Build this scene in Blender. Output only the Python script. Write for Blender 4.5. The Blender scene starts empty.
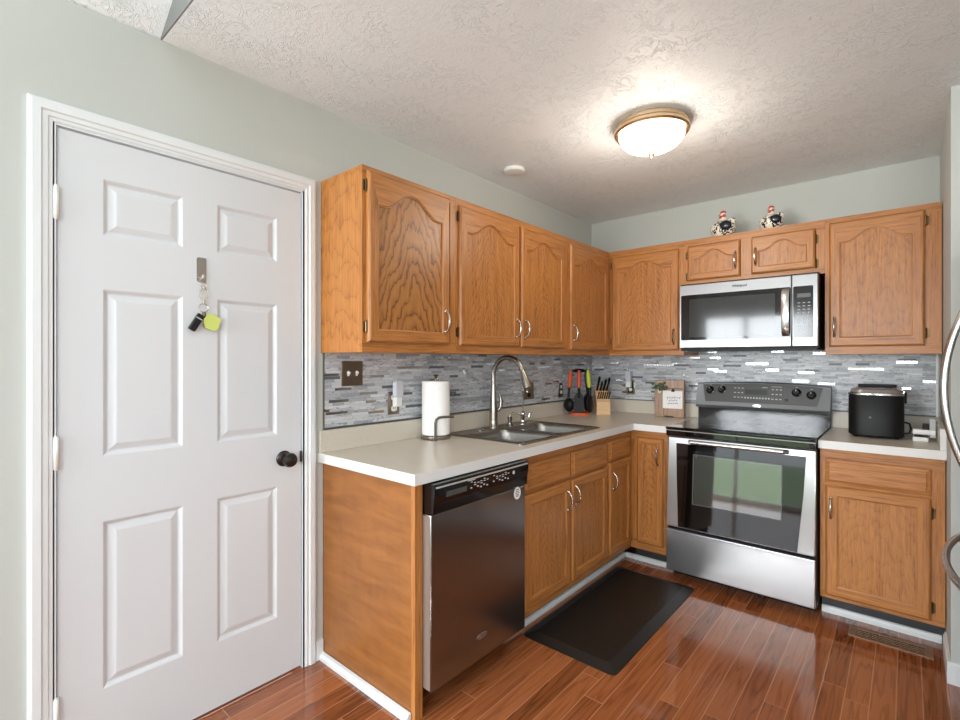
import bpy, bmesh, math, random
from math import pi, sin, cos, radians as R
from mathutils import Vector, Matrix
random.seed(7)
sc = bpy.context.scene
C = sc.collection

# ------------------------------------------------------------------ camera, sky, daylight, exposure
cam_d = bpy.data.cameras.new('camera'); cam = bpy.data.objects.new('camera', cam_d); C.objects.link(cam)
cam.location = (1.9813, -3.7041, 1.3331)
cam.rotation_euler = (pi/2, 0, 0.7137)
cam_d.sensor_width = 36; cam_d.lens = 493.02/960*36
cam_d.shift_y = (359.34-360)/960
cam_d.clip_start = .02
sc.camera = cam
sc.view_settings.view_transform = 'Standard'; sc.view_settings.look = 'None'
sc.view_settings.gamma = 1; sc.view_settings.use_curve_mapping = False
sc.view_settings.exposure = 0.14
w = bpy.data.worlds.new('sky'); sc.world = w; w.use_nodes = True
bgn = w.node_tree.nodes['Background']; bgn.inputs[0].default_value = (.86, .94, 1, 1); bgn.inputs[1].default_value = 3.0

def area(name, loc, rot, sx, sy, power, col=(1, .97, .93)):
    l = bpy.data.lights.new(name, 'AREA'); l.shape = 'RECTANGLE'; l.size = sx; l.size_y = sy
    l.energy = power; l.color = col
    o = bpy.data.objects.new(name, l); C.objects.link(o); o.location = loc; o.rotation_euler = rot
    return o
area('daylight_south_window', (2.75, -6.02, 1.5), (pi/2, 0, 0), 2.2, 1.3, 85, (.92, .97, 1))
area('daylight_east_window', (5.42, -4.2, 1.5), (pi/2, 0, pi/2), 2.1, 1.3, 18, (.93, .97, 1))
area('daylight_patio', (0.05, -6.25, 1.5), (pi/2, 0, 0), 1.7, 1.1, 120, (.91, .96, 1))
area('added_ceiling_fill', (2.3, -4.15, 1.9), (pi+R(26), 0, 0), 1.2, 1.0, 62, (.84, .94, 1))  # added upward fill that brightens the ceiling; no fixture belongs to it

# ------------------------------------------------------------------ mesh helpers
class MB:
    def __init__(s): s.v = []; s.f = []; s.m = []; s.sm = []
    def add(s, vs, fs, mi=0, smooth=False):
        n = len(s.v); s.v += [tuple(v) for v in vs]
        for f in fs:
            s.f.append([i+n for i in f]); s.m.append(mi); s.sm.append(smooth)
        return s
    def bm(s, bm, mi=None, smooth=False):
        bm.verts.index_update()
        n = len(s.v); s.v += [tuple(v.co) for v in bm.verts]
        for f in bm.faces:
            s.f.append([v.index+n for v in f.verts]); s.m.append(f.material_index if mi is None else mi); s.sm.append(smooth)
        bm.free(); return s
    def box(s, x0, x1, y0, y1, z0, z1, mi=0, bev=0, seg=2):
        if bev:
            b = bmesh.new(); bmesh.ops.create_cube(b, size=1)
            for v in b.verts: v.co = ((x0+x1)/2+v.co.x*(x1-x0), (y0+y1)/2+v.co.y*(y1-y0), (z0+z1)/2+v.co.z*(z1-z0))
            bmesh.ops.bevel(b, geom=b.edges[:], offset=bev, segments=seg, profile=.5, affect='EDGES')
            b.normal_update(); b.verts.index_update(); n = len(s.v); s.v += [tuple(v.co) for v in b.verts]
            for f in b.faces:
                s.f.append([v.index+n for v in f.verts]); s.m.append(mi); s.sm.append(seg > 1 and max(abs(c) for c in f.normal) < .999)
            b.free(); return s
        vs = [(x0,y0,z0),(x1,y0,z0),(x1,y1,z0),(x0,y1,z0),(x0,y0,z1),(x1,y0,z1),(x1,y1,z1),(x0,y1,z1)]
        return s.add(vs, [(0,3,2,1),(4,5,6,7),(0,1,5,4),(1,2,6,5),(2,3,7,6),(3,0,4,7)], mi)
    def loft(s, rings, mi=0, smooth=True, cap0=True, cap1=True, closed=True):
        n = len(rings[0]); vs = [p for r in rings for p in r]; fs = []
        for i in range(len(rings)-1):
            for j in range(n if closed else n-1):
                k = (j+1) % n
                fs.append((i*n+j, i*n+k, (i+1)*n+k, (i+1)*n+j))
        s.add(vs, fs, mi, smooth)
        if cap0: s.add(rings[0], [list(range(n))[::-1]], mi)
        if cap1: s.add(rings[-1], [list(range(n))], mi)
        return s
    def tube(s, pts, r, n=10, mi=0, caps=True, flat=1):
        P = [Vector(p) for p in pts]; rs = r if isinstance(r, (list, tuple)) else [r]*len(P)
        rings = []; up = None
        for i, p in enumerate(P):
            t = (P[min(i+1, len(P)-1)]-P[max(i-1, 0)]).normalized()
            if up is None:
                up = Vector((0,0,1)) if abs(t.z) < .9 else Vector((1,0,0))
            a = t.cross(up).normalized(); b = a.cross(t).normalized(); up = b
            rings.append([p+(a*cos(2*pi*k/n)*flat+b*sin(2*pi*k/n))*rs[i] for k in range(n)])
        return s.loft(rings, mi, True, caps, caps)
    def lathe(s, prof, c=(0,0,0), n=24, mi=0, axis='z', sx=1, sy=1):
        rings = []
        for r, h in prof:
            ring = []
            for k in range(n):
                a = 2*pi*k/n; p = (r*cos(a)*sx, r*sin(a)*sy, h)
                if axis == 'x': p = (p[2], p[0], p[1])
                if axis == '-y': p = (p[0], -p[2], p[1])
                ring.append((c[0]+p[0], c[1]+p[1], c[2]+p[2]))
            rings.append(ring)
        return s.loft(rings, mi, True)
    def prism(s, poly, lo, hi, axis='y', mi=0, smooth=False):
        def P(a, b, h): return {'x': (h,a,b), 'y': (a,h,b), 'z': (a,b,h)}[axis]
        return s.loft([[P(a,b,lo) for a,b in poly], [P(a,b,hi) for a,b in poly]], mi, smooth)
    def ell(s, c, r, mi=0, n=16, m=10):
        return s.lathe([(max(.001, sin(pi*i/m)), -cos(pi*i/m)) for i in range(m+1)], (0,0,0), n, mi).xf_last(n*(m+1)+2*n, Matrix.Translation(c) @ Matrix.Diagonal((r[0], r[1], r[2], 1)))
    def xf_last(s, k, M):
        for i in range(len(s.v)-k, len(s.v)): s.v[i] = tuple(M @ Vector(s.v[i]))
        return s
    def xf(s, M):
        s.v = [tuple(M @ Vector(v)) for v in s.v]; return s
    def build(s, name, mats, parent=None, loc=(0,0,0), rot=(0,0,0), off=None, sharp=35):
        me = bpy.data.meshes.new(name)
        vs = s.v if off is None else [(a-off[0], b-off[1], c-off[2]) for a,b,c in s.v]
        me.from_pydata(vs, [], s.f)
        mats = mats if isinstance(mats, (list, tuple)) else [mats]
        for m in mats: me.materials.append(m)
        for p, mi, sm in zip(me.polygons, s.m, s.sm): p.material_index = mi; p.use_smooth = sm
        b = bmesh.new(); b.from_mesh(me)
        bmesh.ops.remove_doubles(b, verts=b.verts[:], dist=1e-5)
        bmesh.ops.recalc_face_normals(b, faces=b.faces[:])
        for e in b.edges:
            if len(e.link_faces) == 2 and e.calc_face_angle(0) > R(sharp): e.smooth = False
        b.to_mesh(me); b.free()
        o = bpy.data.objects.new(name, me); C.objects.link(o)
        if off is not None: loc = (loc[0]+off[0], loc[1]+off[1], loc[2]+off[2])
        o.location = loc; o.rotation_euler = rot
        if parent: o.parent = parent
        return o
def box(*a, **k): return MB().box(*a, **k)
def empty(name, label, cat, loc=(0,0,0), rz=0, group=None):
    o = bpy.data.objects.new(name, None); C.objects.link(o); o.empty_display_size = .05
    o.location = loc; o.rotation_euler = (0,0,rz); return tag(o, label, cat, group)
def tag(o, label, cat, group=None):
    o['label'] = label; o['category'] = cat
    if group: o['group'] = group
    return o
def struct(o, label=None, cat=None):
    o['kind'] = 'structure'
    if label: o['label'] = label
    if cat: o['category'] = cat
    return o

# ------------------------------------------------------------------ materials
def lin(c): return tuple(((x/255)/12.92 if x/255 <= .04045 else ((x/255+.055)/1.055)**2.4) for x in c)+(1,)
class NT:
    def __init__(s, name):
        s.mat = bpy.data.materials.new(name); s.mat.use_nodes = True
        s.t = s.mat.node_tree; s.b = s.t.nodes['Principled BSDF']
    def n(s, typ, ins=None, **props):
        nd = s.t.nodes.new(typ)
        for k, v in props.items(): setattr(nd, k, v)
        for k, v in (ins or {}).items():
            if isinstance(v, bpy.types.NodeSocket): s.t.links.new(v, nd.inputs[k])
            else: nd.inputs[k].default_value = v
        return nd
    def m(s, op, a, b=None, c=None):
        ins = {0: a}
        if b is not None: ins[1] = b
        if c is not None: ins[2] = c
        return s.n('ShaderNodeMath', ins, operation=op).outputs[0]
    def ramp(s, fac, stops, interp='LINEAR'):
        nd = s.n('ShaderNodeValToRGB', {0: fac}); cr = nd.color_ramp; cr.interpolation = interp
        while len(cr.elements) < len(stops): cr.elements.new(.5)
        for e, (p, c) in zip(cr.elements, stops): e.position = p; e.color = c
        return nd.outputs[0]
    def mix(s, f, a, b, bt='MIX'):
        nd = s.n('ShaderNodeMix', data_type='RGBA', blend_type=bt)
        for i, v in ((0, f), (6, a), (7, b)):
            if isinstance(v, bpy.types.NodeSocket): s.t.links.new(v, nd.inputs[i])
            else: nd.inputs[i].default_value = v
        return nd.outputs[2]
    def set(s, **k):
        for q, v in k.items():
            q = q.replace('_', ' ')
            if isinstance(v, bpy.types.NodeSocket): s.t.links.new(v, s.b.inputs[q])
            else: s.b.inputs[q].default_value = v
        return s
    def obj(s): return s.n('ShaderNodeTexCoord').outputs['Object']
    def scale(s, v, sc_, loc=(0,0,0)):
        return s.n('ShaderNodeMapping', {'Vector': v, 'Scale': sc_, 'Location': loc}).outputs[0]
    def rnd(s): return s.n('ShaderNodeObjectInfo').outputs['Random']
    def noise(s, v, scale, detail=3, rough=.5, dist=0):
        return s.n('ShaderNodeTexNoise', {'Vector': v, 'Scale': scale, 'Detail': detail, 'Roughness': rough, 'Distortion': dist}).outputs['Fac']
    def bump(s, h, strength, dist=.01):
        s.t.links.new(s.n('ShaderNodeBump', {'Height': h, 'Strength': strength, 'Distance': dist}).outputs[0], s.b.inputs['Normal']); return s

def plain(name, rgb, rough=.5, metal=0, coat=0, spec=.5, bump=0, bscale=200):
    t = NT(name); t.set(Base_Color=lin(rgb), Roughness=rough, Metallic=metal, Coat_Weight=coat)
    t.b.inputs['Specular IOR Level'].default_value = spec
    v = t.obj(); nz = t.noise(v, bscale, 2)
    if bump: t.bump(nz, bump, .002)
    else:
        r = t.m('MULTIPLY_ADD', nz, .08, max(0, rough-.04)); t.set(Roughness=r)
    return t.mat

def oak(name, axis='z', dark=(116,64,24), light=(194,130,68), kind='grain', contrast=.6):
    """honey oak; the grain runs along `axis`, `kind` adds flat-sawn cathedral figure on panels"""
    t = NT(name); v = t.obj(); rn = t.rnd()
    off = t.n('ShaderNodeCombineXYZ', {0: t.m('MULTIPLY', rn, 7.3), 1: t.m('MULTIPLY', rn, 3.1), 2: t.m('MULTIPLY', rn, 11.7)}).outputs[0]
    vo = t.n('ShaderNodeVectorMath', {0: v, 1: off}, operation='ADD').outputs[0]
    S = {'z': (1,1,.05), 'x': (.05,1,1), 'y': (1,.05,1)}[axis]
    st = t.scale(vo, S)
    fine = t.noise(st, 150, 3, .7)
    mid = t.noise(st, 55, 5, .68, .5)
    val = t.m('ADD', t.m('MULTIPLY', fine, .5), t.m('MULTIPLY', mid, .5))
    if kind != 'grain':
        sep = t.n('ShaderNodeSeparateXYZ', {0: v}); x = sep.outputs[0]; z = sep.outputs[2]
        n1 = t.n('ShaderNodeTexNoise', {'Vector': t.scale(vo, (1,1,.45 if kind != 'swirl' else .25)), 'Scale': 13.0, 'Detail': 3.0, 'Roughness': .55}).outputs['Fac']
        n2 = t.noise(t.scale(vo, (1,1,.25)), 40, 2)
        fq = {'bold': 2.6, 'soft': 3.2, 'swirl': 3.0}[kind]
        ax = t.m('POWER', t.m('ADD', t.m('ABSOLUTE', t.m('ADD', x, t.m('MULTIPLY_ADD', rn, .06, -.03))), .004), 1.25)
        cone = t.m('ADD', t.m('MULTIPLY', z, 1.0), t.m('MULTIPLY', ax, 3.4 if kind != 'swirl' else 1.6))
        ph = t.m('ADD', t.m('MULTIPLY', cone, fq), t.m('ADD', t.m('MULTIPLY', n1, .8 if kind != 'swirl' else 1.3), t.m('MULTIPLY', n2, .14)))
        saw = t.m('FRACT', t.m('MULTIPLY', ph, {'bold': 4.0, 'soft': 6.0, 'swirl': 4.5}[kind]))
        band = t.ramp(saw, [(0, (.05,.05,.05,1)), (.13, (.55,.55,.55,1)), (.6, (1,1,1,1)), (.95, (.75,.75,.75,1)), (1, (.05,.05,.05,1))])
        val = t.m('ADD', t.m('MULTIPLY', val, 1-contrast*.6), t.m('MULTIPLY', t.m('SUBTRACT', band, .3), contrast*.6))
    col = t.ramp(val, [(.33, lin(dark)), (.46, lin(tuple((a+2*b)//3 for a, b in zip(dark, light)))), (.62, lin(light))])
    big = t.noise(st, 6, 2)
    col = t.mix(t.m('MULTIPLY', t.m('ABSOLUTE', t.m('SUBTRACT', big, .5)), .7), col, lin(tuple(int(c*.82) for c in light)))
    t.set(Base_Color=col, Roughness=t.m('MULTIPLY_ADD', fine, .15, .3), Coat_Weight=.12, Coat_Roughness=.25)
    return t.bump(val, .12, .002).mat

M = {}
M['oak_v'] = oak('honey_oak_vertical', 'z')
M['oak_h'] = oak('honey_oak_horizontal', 'x')
M['oak_bold'] = oak('honey_oak_bold_cathedral', 'z', kind='bold', contrast=.6, dark=(112,66,28), light=(180,120,60))
M['oak_soft'] = oak('honey_oak_soft_cathedral', 'z', kind='soft', contrast=.24)
M['oak_swirl'] = oak('honey_oak_swirl', 'z', kind='swirl', contrast=.15)
M['oak_side'] = oak('honey_oak_side_panel', 'z', kind='bold', contrast=.25, light=(198,132,66), dark=(142,82,34))
def veneer():
    t = NT('smooth_veneer_end_panel'); v = t.obj()
    n = t.noise(t.scale(v, (1, 2.2, 5)), 4.5, 3, .5, .6); f = t.noise(t.scale(v, (1, 6, .4)), 30, 2)
    col = t.ramp(t.m('ADD', t.m('MULTIPLY', n, .8), t.m('MULTIPLY', f, .2)), [(.3, lin(170,) if 0 else lin((130,80,38))), (.7, lin((160,103,52)))])
    t.set(Base_Color=col, Roughness=.38); return t.mat
M['veneer'] = veneer()
M['cab_inside'] = plain('cabinet_shadow_board', (120,76,40), .6)
M['white_paint'] = plain('white_semigloss_paint', (213,216,219), .38)
M['white_trim'] = plain('white_trim_paint', (222,225,226), .35)
def wallpaint(name, rgb):
    t = NT(name); v = t.obj(); n = t.noise(v, 180, 2); t.set(Base_Color=lin(rgb), Roughness=.75)
    return t.bump(n, .08, .003).mat
M['sage'] = wallpaint('sage_grey_wall_paint', (190,193,188))
M['gable'] = wallpaint('gable_shade_grey', (122,123,121))  # darker grey puts the shade on the gable face into its colour
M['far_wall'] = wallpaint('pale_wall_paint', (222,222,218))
def ceiling_mat():
    t = NT('stomped_ceiling_texture'); v = t.obj()
    d = t.n('ShaderNodeTexNoise', {'Vector': v, 'Scale': 9.0, 'Detail': 2.0}).outputs['Color']
    vv = t.n('ShaderNodeVectorMath', {0: v, 1: t.n('ShaderNodeVectorMath', {0: d, 3: .22}, operation='SCALE').outputs[0]}, operation='ADD').outputs[0]
    n1 = t.noise(t.scale(vv, (1,1.5,1)), 24, 4, .6, 1.0); n2 = t.noise(v, 70, 3, .6, .8)
    rid = t.ramp(n1, [(.50, (0,0,0,1)), (.56, (1,1,1,1)), (.60, (.1,.1,.1,1)), (.66, (.0,.0,.0,1)), (.70, (.8,.8,.8,1)), (.74, (0,0,0,1))])
    msk = t.ramp(t.noise(v, 5, 2), [(.40, (.12,.12,.12,1)), (.60, (1,1,1,1))])
    h = t.m('ADD', t.m('MULTIPLY', t.m('MULTIPLY', rid, msk), .8), t.m('MULTIPLY', n2, .3))
    t.set(Base_Color=lin((238,242,244)), Roughness=.5)
    return t.bump(h, .54, .010).mat
M['ceiling'] = ceiling_mat()
def floor_mat():
    t = NT('oak_strip_floor'); v = t.obj(); sp = t.n('ShaderNodeSeparateXYZ', {0: v}); x, y = sp.outputs[0], sp.outputs[1]
    W = .078
    xr = t.m('DIVIDE', x, W); row = t.m('FLOOR', xr); fx = t.m('FRACT', xr)
    r1 = t.n('ShaderNodeTexWhiteNoise', {'W': row}, noise_dimensions='1D').outputs['Value']
    yr = t.m('DIVIDE', t.m('ADD', y, t.m('MULTIPLY', r1, 9.0)), t.m('MULTIPLY_ADD', r1, .7, .75)); col_ = t.m('FLOOR', yr); fy = t.m('FRACT', yr)
    cell = t.n('ShaderNodeCombineXYZ', {0: row, 1: col_}).outputs[0]
    rn = t.n('ShaderNodeTexWhiteNoise', {'Vector': cell}, noise_dimensions='3D')
    off = t.n('ShaderNodeVectorMath', {0: rn.outputs['Color'], 3: 20.0}, operation='SCALE').outputs[0]
    vo = t.n('ShaderNodeVectorMath', {0: v, 1: off}, operation='ADD').outputs[0]
    fine = t.noise(t.scale(vo, (1,.03,1)), 200, 3, .65)
    n1 = t.noise(t.scale(vo, (1,.055,1)), 20, 2, .5, .2)
    saw = t.m('FRACT', t.m('MULTIPLY', n1, 7.0))
    band = t.ramp(saw, [(0, (0,0,0,1)), (.25, (.8,.8,.8,1)), (.8, (1,1,1,1)), (1, (0,0,0,1))])
    val = t.m('ADD', t.m('MULTIPLY', fine, .4), t.m('ADD', t.m('MULTIPLY', band, .24), t.m('MULTIPLY', rn.outputs['Value'], .40)))
    c = t.ramp(val, [(.2, lin((92,48,24))), (.55, lin((146,82,46))), (.9, lin((176,108,66)))])
    e = t.m('MINIMUM', fx, t.m('SUBTRACT', 1.0, fx)); seam = t.m('LESS_THAN', e, .022)
    ey = t.m('MINIMUM', fy, t.m('SUBTRACT', 1.0, fy)); seam = t.m('MAXIMUM', seam, t.m('LESS_THAN', ey, .0016))
    c = t.mix(t.m('MULTIPLY', seam, .75), c, lin((196,134,96)))  # lighter seam colour paints in the light caught by plank bevels
    hgt = t.n('ShaderNodeMapRange', {0: e, 1: 0.0, 2: .05, 3: 0.0, 4: 1.0}).outputs[0]
    tilt = t.m('MULTIPLY', t.m('SUBTRACT', rn.outputs['Value'], .5), t.m('MULTIPLY', fx, .25))
    hgt = t.m('ADD', hgt, t.m('ADD', tilt, t.m('MULTIPLY', fine, .12)))
    t.set(Base_Color=c, Roughness=.15, Coat_Weight=.6, Coat_Roughness=.06)
    return t.bump(hgt, .35, .0022).mat
M['floor'] = floor_mat()
def tile_mat():
    t = NT('marble_strip_mosaic'); v = t.obj(); sp = t.n('ShaderNodeSeparateXYZ', {0: v}); x, z = sp.outputs[0], sp.outputs[2]
    H = .0135
    zr = t.m('DIVIDE', z, H); row = t.m('FLOOR', zr); fz = t.m('FRACT', zr)
    a = t.n('ShaderNodeTexWhiteNoise', {'W': row}, noise_dimensions='1D'); ra = a.outputs['Value']
    b = t.n('ShaderNodeTexWhiteNoise', {'W': t.m('ADD', row, 77.3)}, noise_dimensions='1D').outputs['Value']
    Wd = t.m('MULTIPLY_ADD', b, .07, .055)
    xr = t.m('DIVIDE', t.m('ADD', x, t.m('MULTIPLY_ADD', ra, 3.0, 5.0)), Wd); cl = t.m('FLOOR', xr); fx = t.m('MULTIPLY', t.m('FRACT', xr), Wd)
    rn = t.n('ShaderNodeTexWhiteNoise', {'Vector': t.n('ShaderNodeCombineXYZ', {0: row, 1: cl}).outputs[0]}, noise_dimensions='3D')
    r = rn.outputs['Value']
    off = t.n('ShaderNodeVectorMath', {0: rn.outputs['Color'], 3: 9.0}, operation='SCALE').outputs[0]
    vo = t.n('ShaderNodeVectorMath', {0: v, 1: off}, operation='ADD').outputs[0]
    vein = t.noise(t.scale(vo, (.35,1,1.3)), 60, 4, .65, 1.2)
    base = t.ramp(r, [(0, lin((158,161,166))), (.3, lin((194,197,200))), (.7, lin((206,208,211))), (.9, lin((220,221,223)))], 'LINEAR')
    c = t.mix(t.ramp(vein, [(.34, (.85,.85,.85,1)), (.47, (.0,0,0,1))]), base, lin((112,116,124)))
    dark = t.m('MULTIPLY', t.m('GREATER_THAN', r, .90), t.m('LESS_THAN', r, .925))
    c = t.mix(dark, c, lin((98,100,106)))
    shiny = t.m('GREATER_THAN', r, .925)
    c = t.mix(shiny, c, lin((225,228,230)))
    g = t.m('MAXIMUM', t.m('LESS_THAN', fz, .07), t.m('LESS_THAN', fx, .0011))
    c = t.mix(t.m('MULTIPLY', g, .45), c, lin((128,130,134)))
    t.set(Base_Color=c, Roughness=t.m('MULTIPLY_ADD', shiny, -.22, .36), Metallic=t.m('MULTIPLY', shiny, t.m('SUBTRACT', 1.0, g)))
    return t.bump(t.m('SUBTRACT', r, t.m('MULTIPLY', g, .8)), .25, .002).mat
M['tile'] = tile_mat()
def laminate():
    t = NT('beige_laminate'); v = t.obj(); n = t.noise(v, 350, 3, .7)
    t.set(Base_Color=t.ramp(n, [(.35, lin((196,188,173))), (.65, lin((212,204,190)))]), Roughness=.3); return t.mat
M['laminate'] = laminate()
M['edge'] = plain('white_laminate_edge', (226,225,222), .35)
def steel(name, rgb=(190,190,190), rough=.26, axis='x', var=.1, bmp=.012):
    t = NT(name); v = t.obj(); S = {'x': (.015,1,1), 'z': (1,1,.015), 'y': (1,.015,1)}[axis]
    n = t.noise(t.scale(v, S), 420, 3, .7)
    t.set(Base_Color=t.mix(t.m('MULTIPLY', n, var), lin(rgb), lin(tuple(int(q*.8) for q in rgb))), Metallic=1.0, Roughness=t.m('MULTIPLY_ADD', n, .06, rough-.03))
    t.b.inputs['Anisotropic'].default_value = .75
    return t.mat
M['grey_steel'] = steel('grey_coated_steel', (138,141,144), .5)
M['steel'] = steel('brushed_stainless_steel', (180,180,180), .3)
M['steel_dark'] = steel('dark_brushed_stainless', (150,148,146), .24, 'z')
M['steel_sink'] = steel('satin_sink_steel', (140,137,131), .36, 'y')
M['steel_mw'] = steel('microwave_stainless', (150,150,151), .34)
M['mwglass'] = plain('microwave_black_glass', (10,10,11), .05, 0, .06)
M['mwwin'] = plain('microwave_window', (48,50,50), .08, 0, .09)
M['steel_shiny'] = steel('polished_steel_bar', (205,204,202), .26, 'z')
M['nickel'] = plain('satin_nickel', (190,184,174), .25, 1)
M['nickel_dark'] = plain('brushed_nickel_faucet', (158,152,142), .24, 1)
M['chrome'] = plain('chrome', (220,220,220), .1, 1)
M['bronze'] = plain('dark_bronze', (104,82,58), .32, 1)
M['brown'] = plain('brown_metal', (156,122,98), .45, .4)
M['blackmetal'] = plain('oil_rubbed_black', (66,62,60), .3, .9)
M['darksteel'] = plain('dark_steel_rod', (92,86,80), .3, 1)
M['brass'] = plain('aged_brass_nickel', (206,180,148), .34, 1)
M['blackgloss'] = plain('black_gloss_plastic', (12,12,13), .16, 0, .25)
M['blackenamel'] = plain('black_enamel', (14,14,15), .10, 0, .05)
M['black'] = plain('black_plastic', (20,20,21), .45, 0, 0, .25)
M['charcoal'] = plain('charcoal_plastic', (52,54,56), .45)
M['darkgrey'] = plain('dark_grey_plastic', (78,80,80), .4)
M['blackglass'] = plain('black_ceramic_glass', (8,8,9), .045, 0, .5)
M['mat_rubber'] = plain('black_rubber_mat', (22,19,17), .48, bump=.25, bscale=320)
M['white_plastic'] = plain('white_plastic', (232,232,228), .35)
M['grey_plastic'] = plain('light_grey_plastic', (176,178,178), .35)
M['paper'] = plain('white_paper_towel', (240,239,236), .9, bump=.3, bscale=160)
M['card'] = plain('white_card', (238,236,234), .8)
M['ink'] = plain('black_ink', (25,24,26), .7)
M['print_grey'] = plain('pale_grey_print', (190,192,192), .5)
M['orange'] = plain('orange_silicone', (226,98,52), .45)
M['redorange'] = plain('red_orange_silicone', (208,74,48), .45)
M['lime'] = plain('lime_silicone', (186,200,44), .45)
M['purple'] = plain('dark_purple_silicone', (84,50,84), .45)
M['limetag'] = plain('pale_lime_plush', (204,218,118), .8)
M['blockwood'] = oak('pale_beech', 'x', (198,156,108), (232,196,150))
M['greywood'] = oak('weathered_brown_board', 'z', (92,64,42), (166,124,86))
M['leaf'] = plain('green_leaf', (58,78,48), .55)
M['cream'] = plain('cream_glaze', (236,226,206), .2)
M['comb'] = plain('red_glaze', (190,62,50), .22)
M['navy'] = plain('black_blue_glaze', (30,32,42), .2)
def hen():
    t = NT('speckled_hen_glaze'); v = t.obj(); n = t.n('ShaderNodeTexVoronoi', {'Vector': v, 'Scale': 80.0}).outputs['Distance']
    m = t.noise(v, 22, 2)
    k = t.m('MULTIPLY', t.m('LESS_THAN', n, .5), t.m('GREATER_THAN', m, .46))
    t.set(Base_Color=t.mix(k, lin((234,226,208)), lin((34,34,38))), Roughness=.22); return t.mat
M['hen'] = hen()
def glass_oven():
    t = NT('oven_window_glass'); v = t.obj()
    t.set(Base_Color=lin((44,50,46)), Roughness=.05, Coat_Weight=1.0, Coat_Roughness=.03, Coat_IOR=1.9)
    t.b.inputs['IOR'].default_value = 1.9
    return t.mat
M['ovenwin'] = glass_oven()
def smoke(name, rgb, alpha, rough=.2):
    t = NT(name); t.set(Base_Color=lin(rgb), Roughness=rough, Alpha=alpha); return t.mat
def emis(name, rgb, s):
    t = NT(name); t.set(Base_Color=lin(rgb), Emission_Color=lin(rgb), Emission_Strength=s, Roughness=.3); return t.mat
M['glow'] = emis('frosted_lamp_glass', (255,240,222), 5.0)
M['sidegrey'] = plain('brown_grey_coated_side', (128,112,102), .5)
M['frost'] = plain('frosted_nightlight', (206,208,216), .35)
M['lawn'] = None
def lawn():
    t = NT('mown_lawn'); v = t.obj(); n = t.noise(v, 3, 4)
    t.set(Base_Color=t.ramp(n, [(.3, lin((150,172,128))), (.7, lin((180,198,156)))]), Roughness=.9); return t.mat
M['lawn'] = lawn()
def pane():
    t = NT('clear_window_glass'); t.set(Base_Color=(1,1,1,1), Roughness=.0, Alpha=.06); return t.mat
M['pane'] = pane()
M['sunpane'] = None

# ------------------------------------------------------------------ room shell
XR, CZ, CZ2 = 2.118, 2.455, 2.484
def slab(name, m, *b, **k): return struct(MB().box(*b).build(name, m, **k))
fl = slab('floor', M['floor'], -2.3, 5.4, -6.0, .12, -.06, 0)
slab('ceiling', M['ceiling'], -.12, 5.4, -3.125, .12, CZ, CZ+.1)
ZV = 2.440
b = MB(); b.prism([(-.12,ZV-.05), (2.6,ZV+1.56), (5.4,ZV-.12), (5.4,ZV+.0), (2.6,ZV+1.68), (-.12,ZV+.07)], -6.0, -3.13, 'y')
struct(b.build('ceiling_vault', M['ceiling']))
slab('ceiling_family', M['ceiling'], -2.3, -.12, -6.0, -3.83, 2.46, 2.56)
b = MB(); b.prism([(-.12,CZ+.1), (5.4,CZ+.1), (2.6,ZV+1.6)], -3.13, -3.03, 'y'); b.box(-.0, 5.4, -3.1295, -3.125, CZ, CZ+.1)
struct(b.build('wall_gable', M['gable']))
# left wall with the opening of the door
DY0, DY1, DZ = -3.42, -2.587, 2.062
b = MB(); b.box(-.12, 0, -3.95, DY0, 0, CZ-.0); b.box(-.12, 0, DY1, 0, 0, CZ); b.box(-.12, 0, DY0, DY1, DZ, CZ)
b.box(-.12, 0, -3.95, -3.13, CZ, CZ2) if 0 else None
struct(b.build('wall_left', M['sage']))
slab('wall_back', M['sage'], -.12, XR+.13, 0, .12, 0, CZ)
slab('wall_right', M['sage'], XR, XR+.13, -.9, 0, 0, CZ)
slab('wall_fridge_side', M['far_wall'], 3.0, 3.12, -2.3, 0, 0, CZ)
slab('wall_alcove_back', M['far_wall'], XR+.13, 3.0, 0, .12, 0, CZ)
slab('wall_dining_back', M['far_wall'], 3.12, 5.4, -.12, 0, 0, CZ)
slab('wall_family_back', M['far_wall'], -2.3, -.12, -3.95, -3.83, 0, CZ2)
slab('wall_family_left', M['far_wall'], -2.42, -2.3, -6.0, -3.83, 0, CZ2)
b = MB()   # south wall with a patio door and a window
for x0, x1, z0, z1 in ((-2.3,-.95,0,CZ2), (-.95,1.0,2.06,CZ2), (1.0,1.65,0,CZ2), (1.65,3.85,0,.85), (1.65,3.85,2.15,CZ2), (3.85,5.4,0,CZ2)):
    b.box(x0, x1, -6.0, -5.9, z0, z1)
b.prism([(-.12,CZ2), (5.4,CZ2), (2.6,ZV+1.58)], -6.0, -5.9, 'y')
struct(b.build('wall_south', M['far_wall']))
b = MB()
for y0, y1, z0, z1 in ((-6,-5.25,0,CZ2), (-5.25,-3.15,0,.85), (-5.25,-3.15,2.15,CZ2), (-3.15,0,0,CZ2)):
    b.box(5.3, 5.4, y0, y1, z0, z1)
struct(b.build('wall_east', M['far_wall']))
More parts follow.
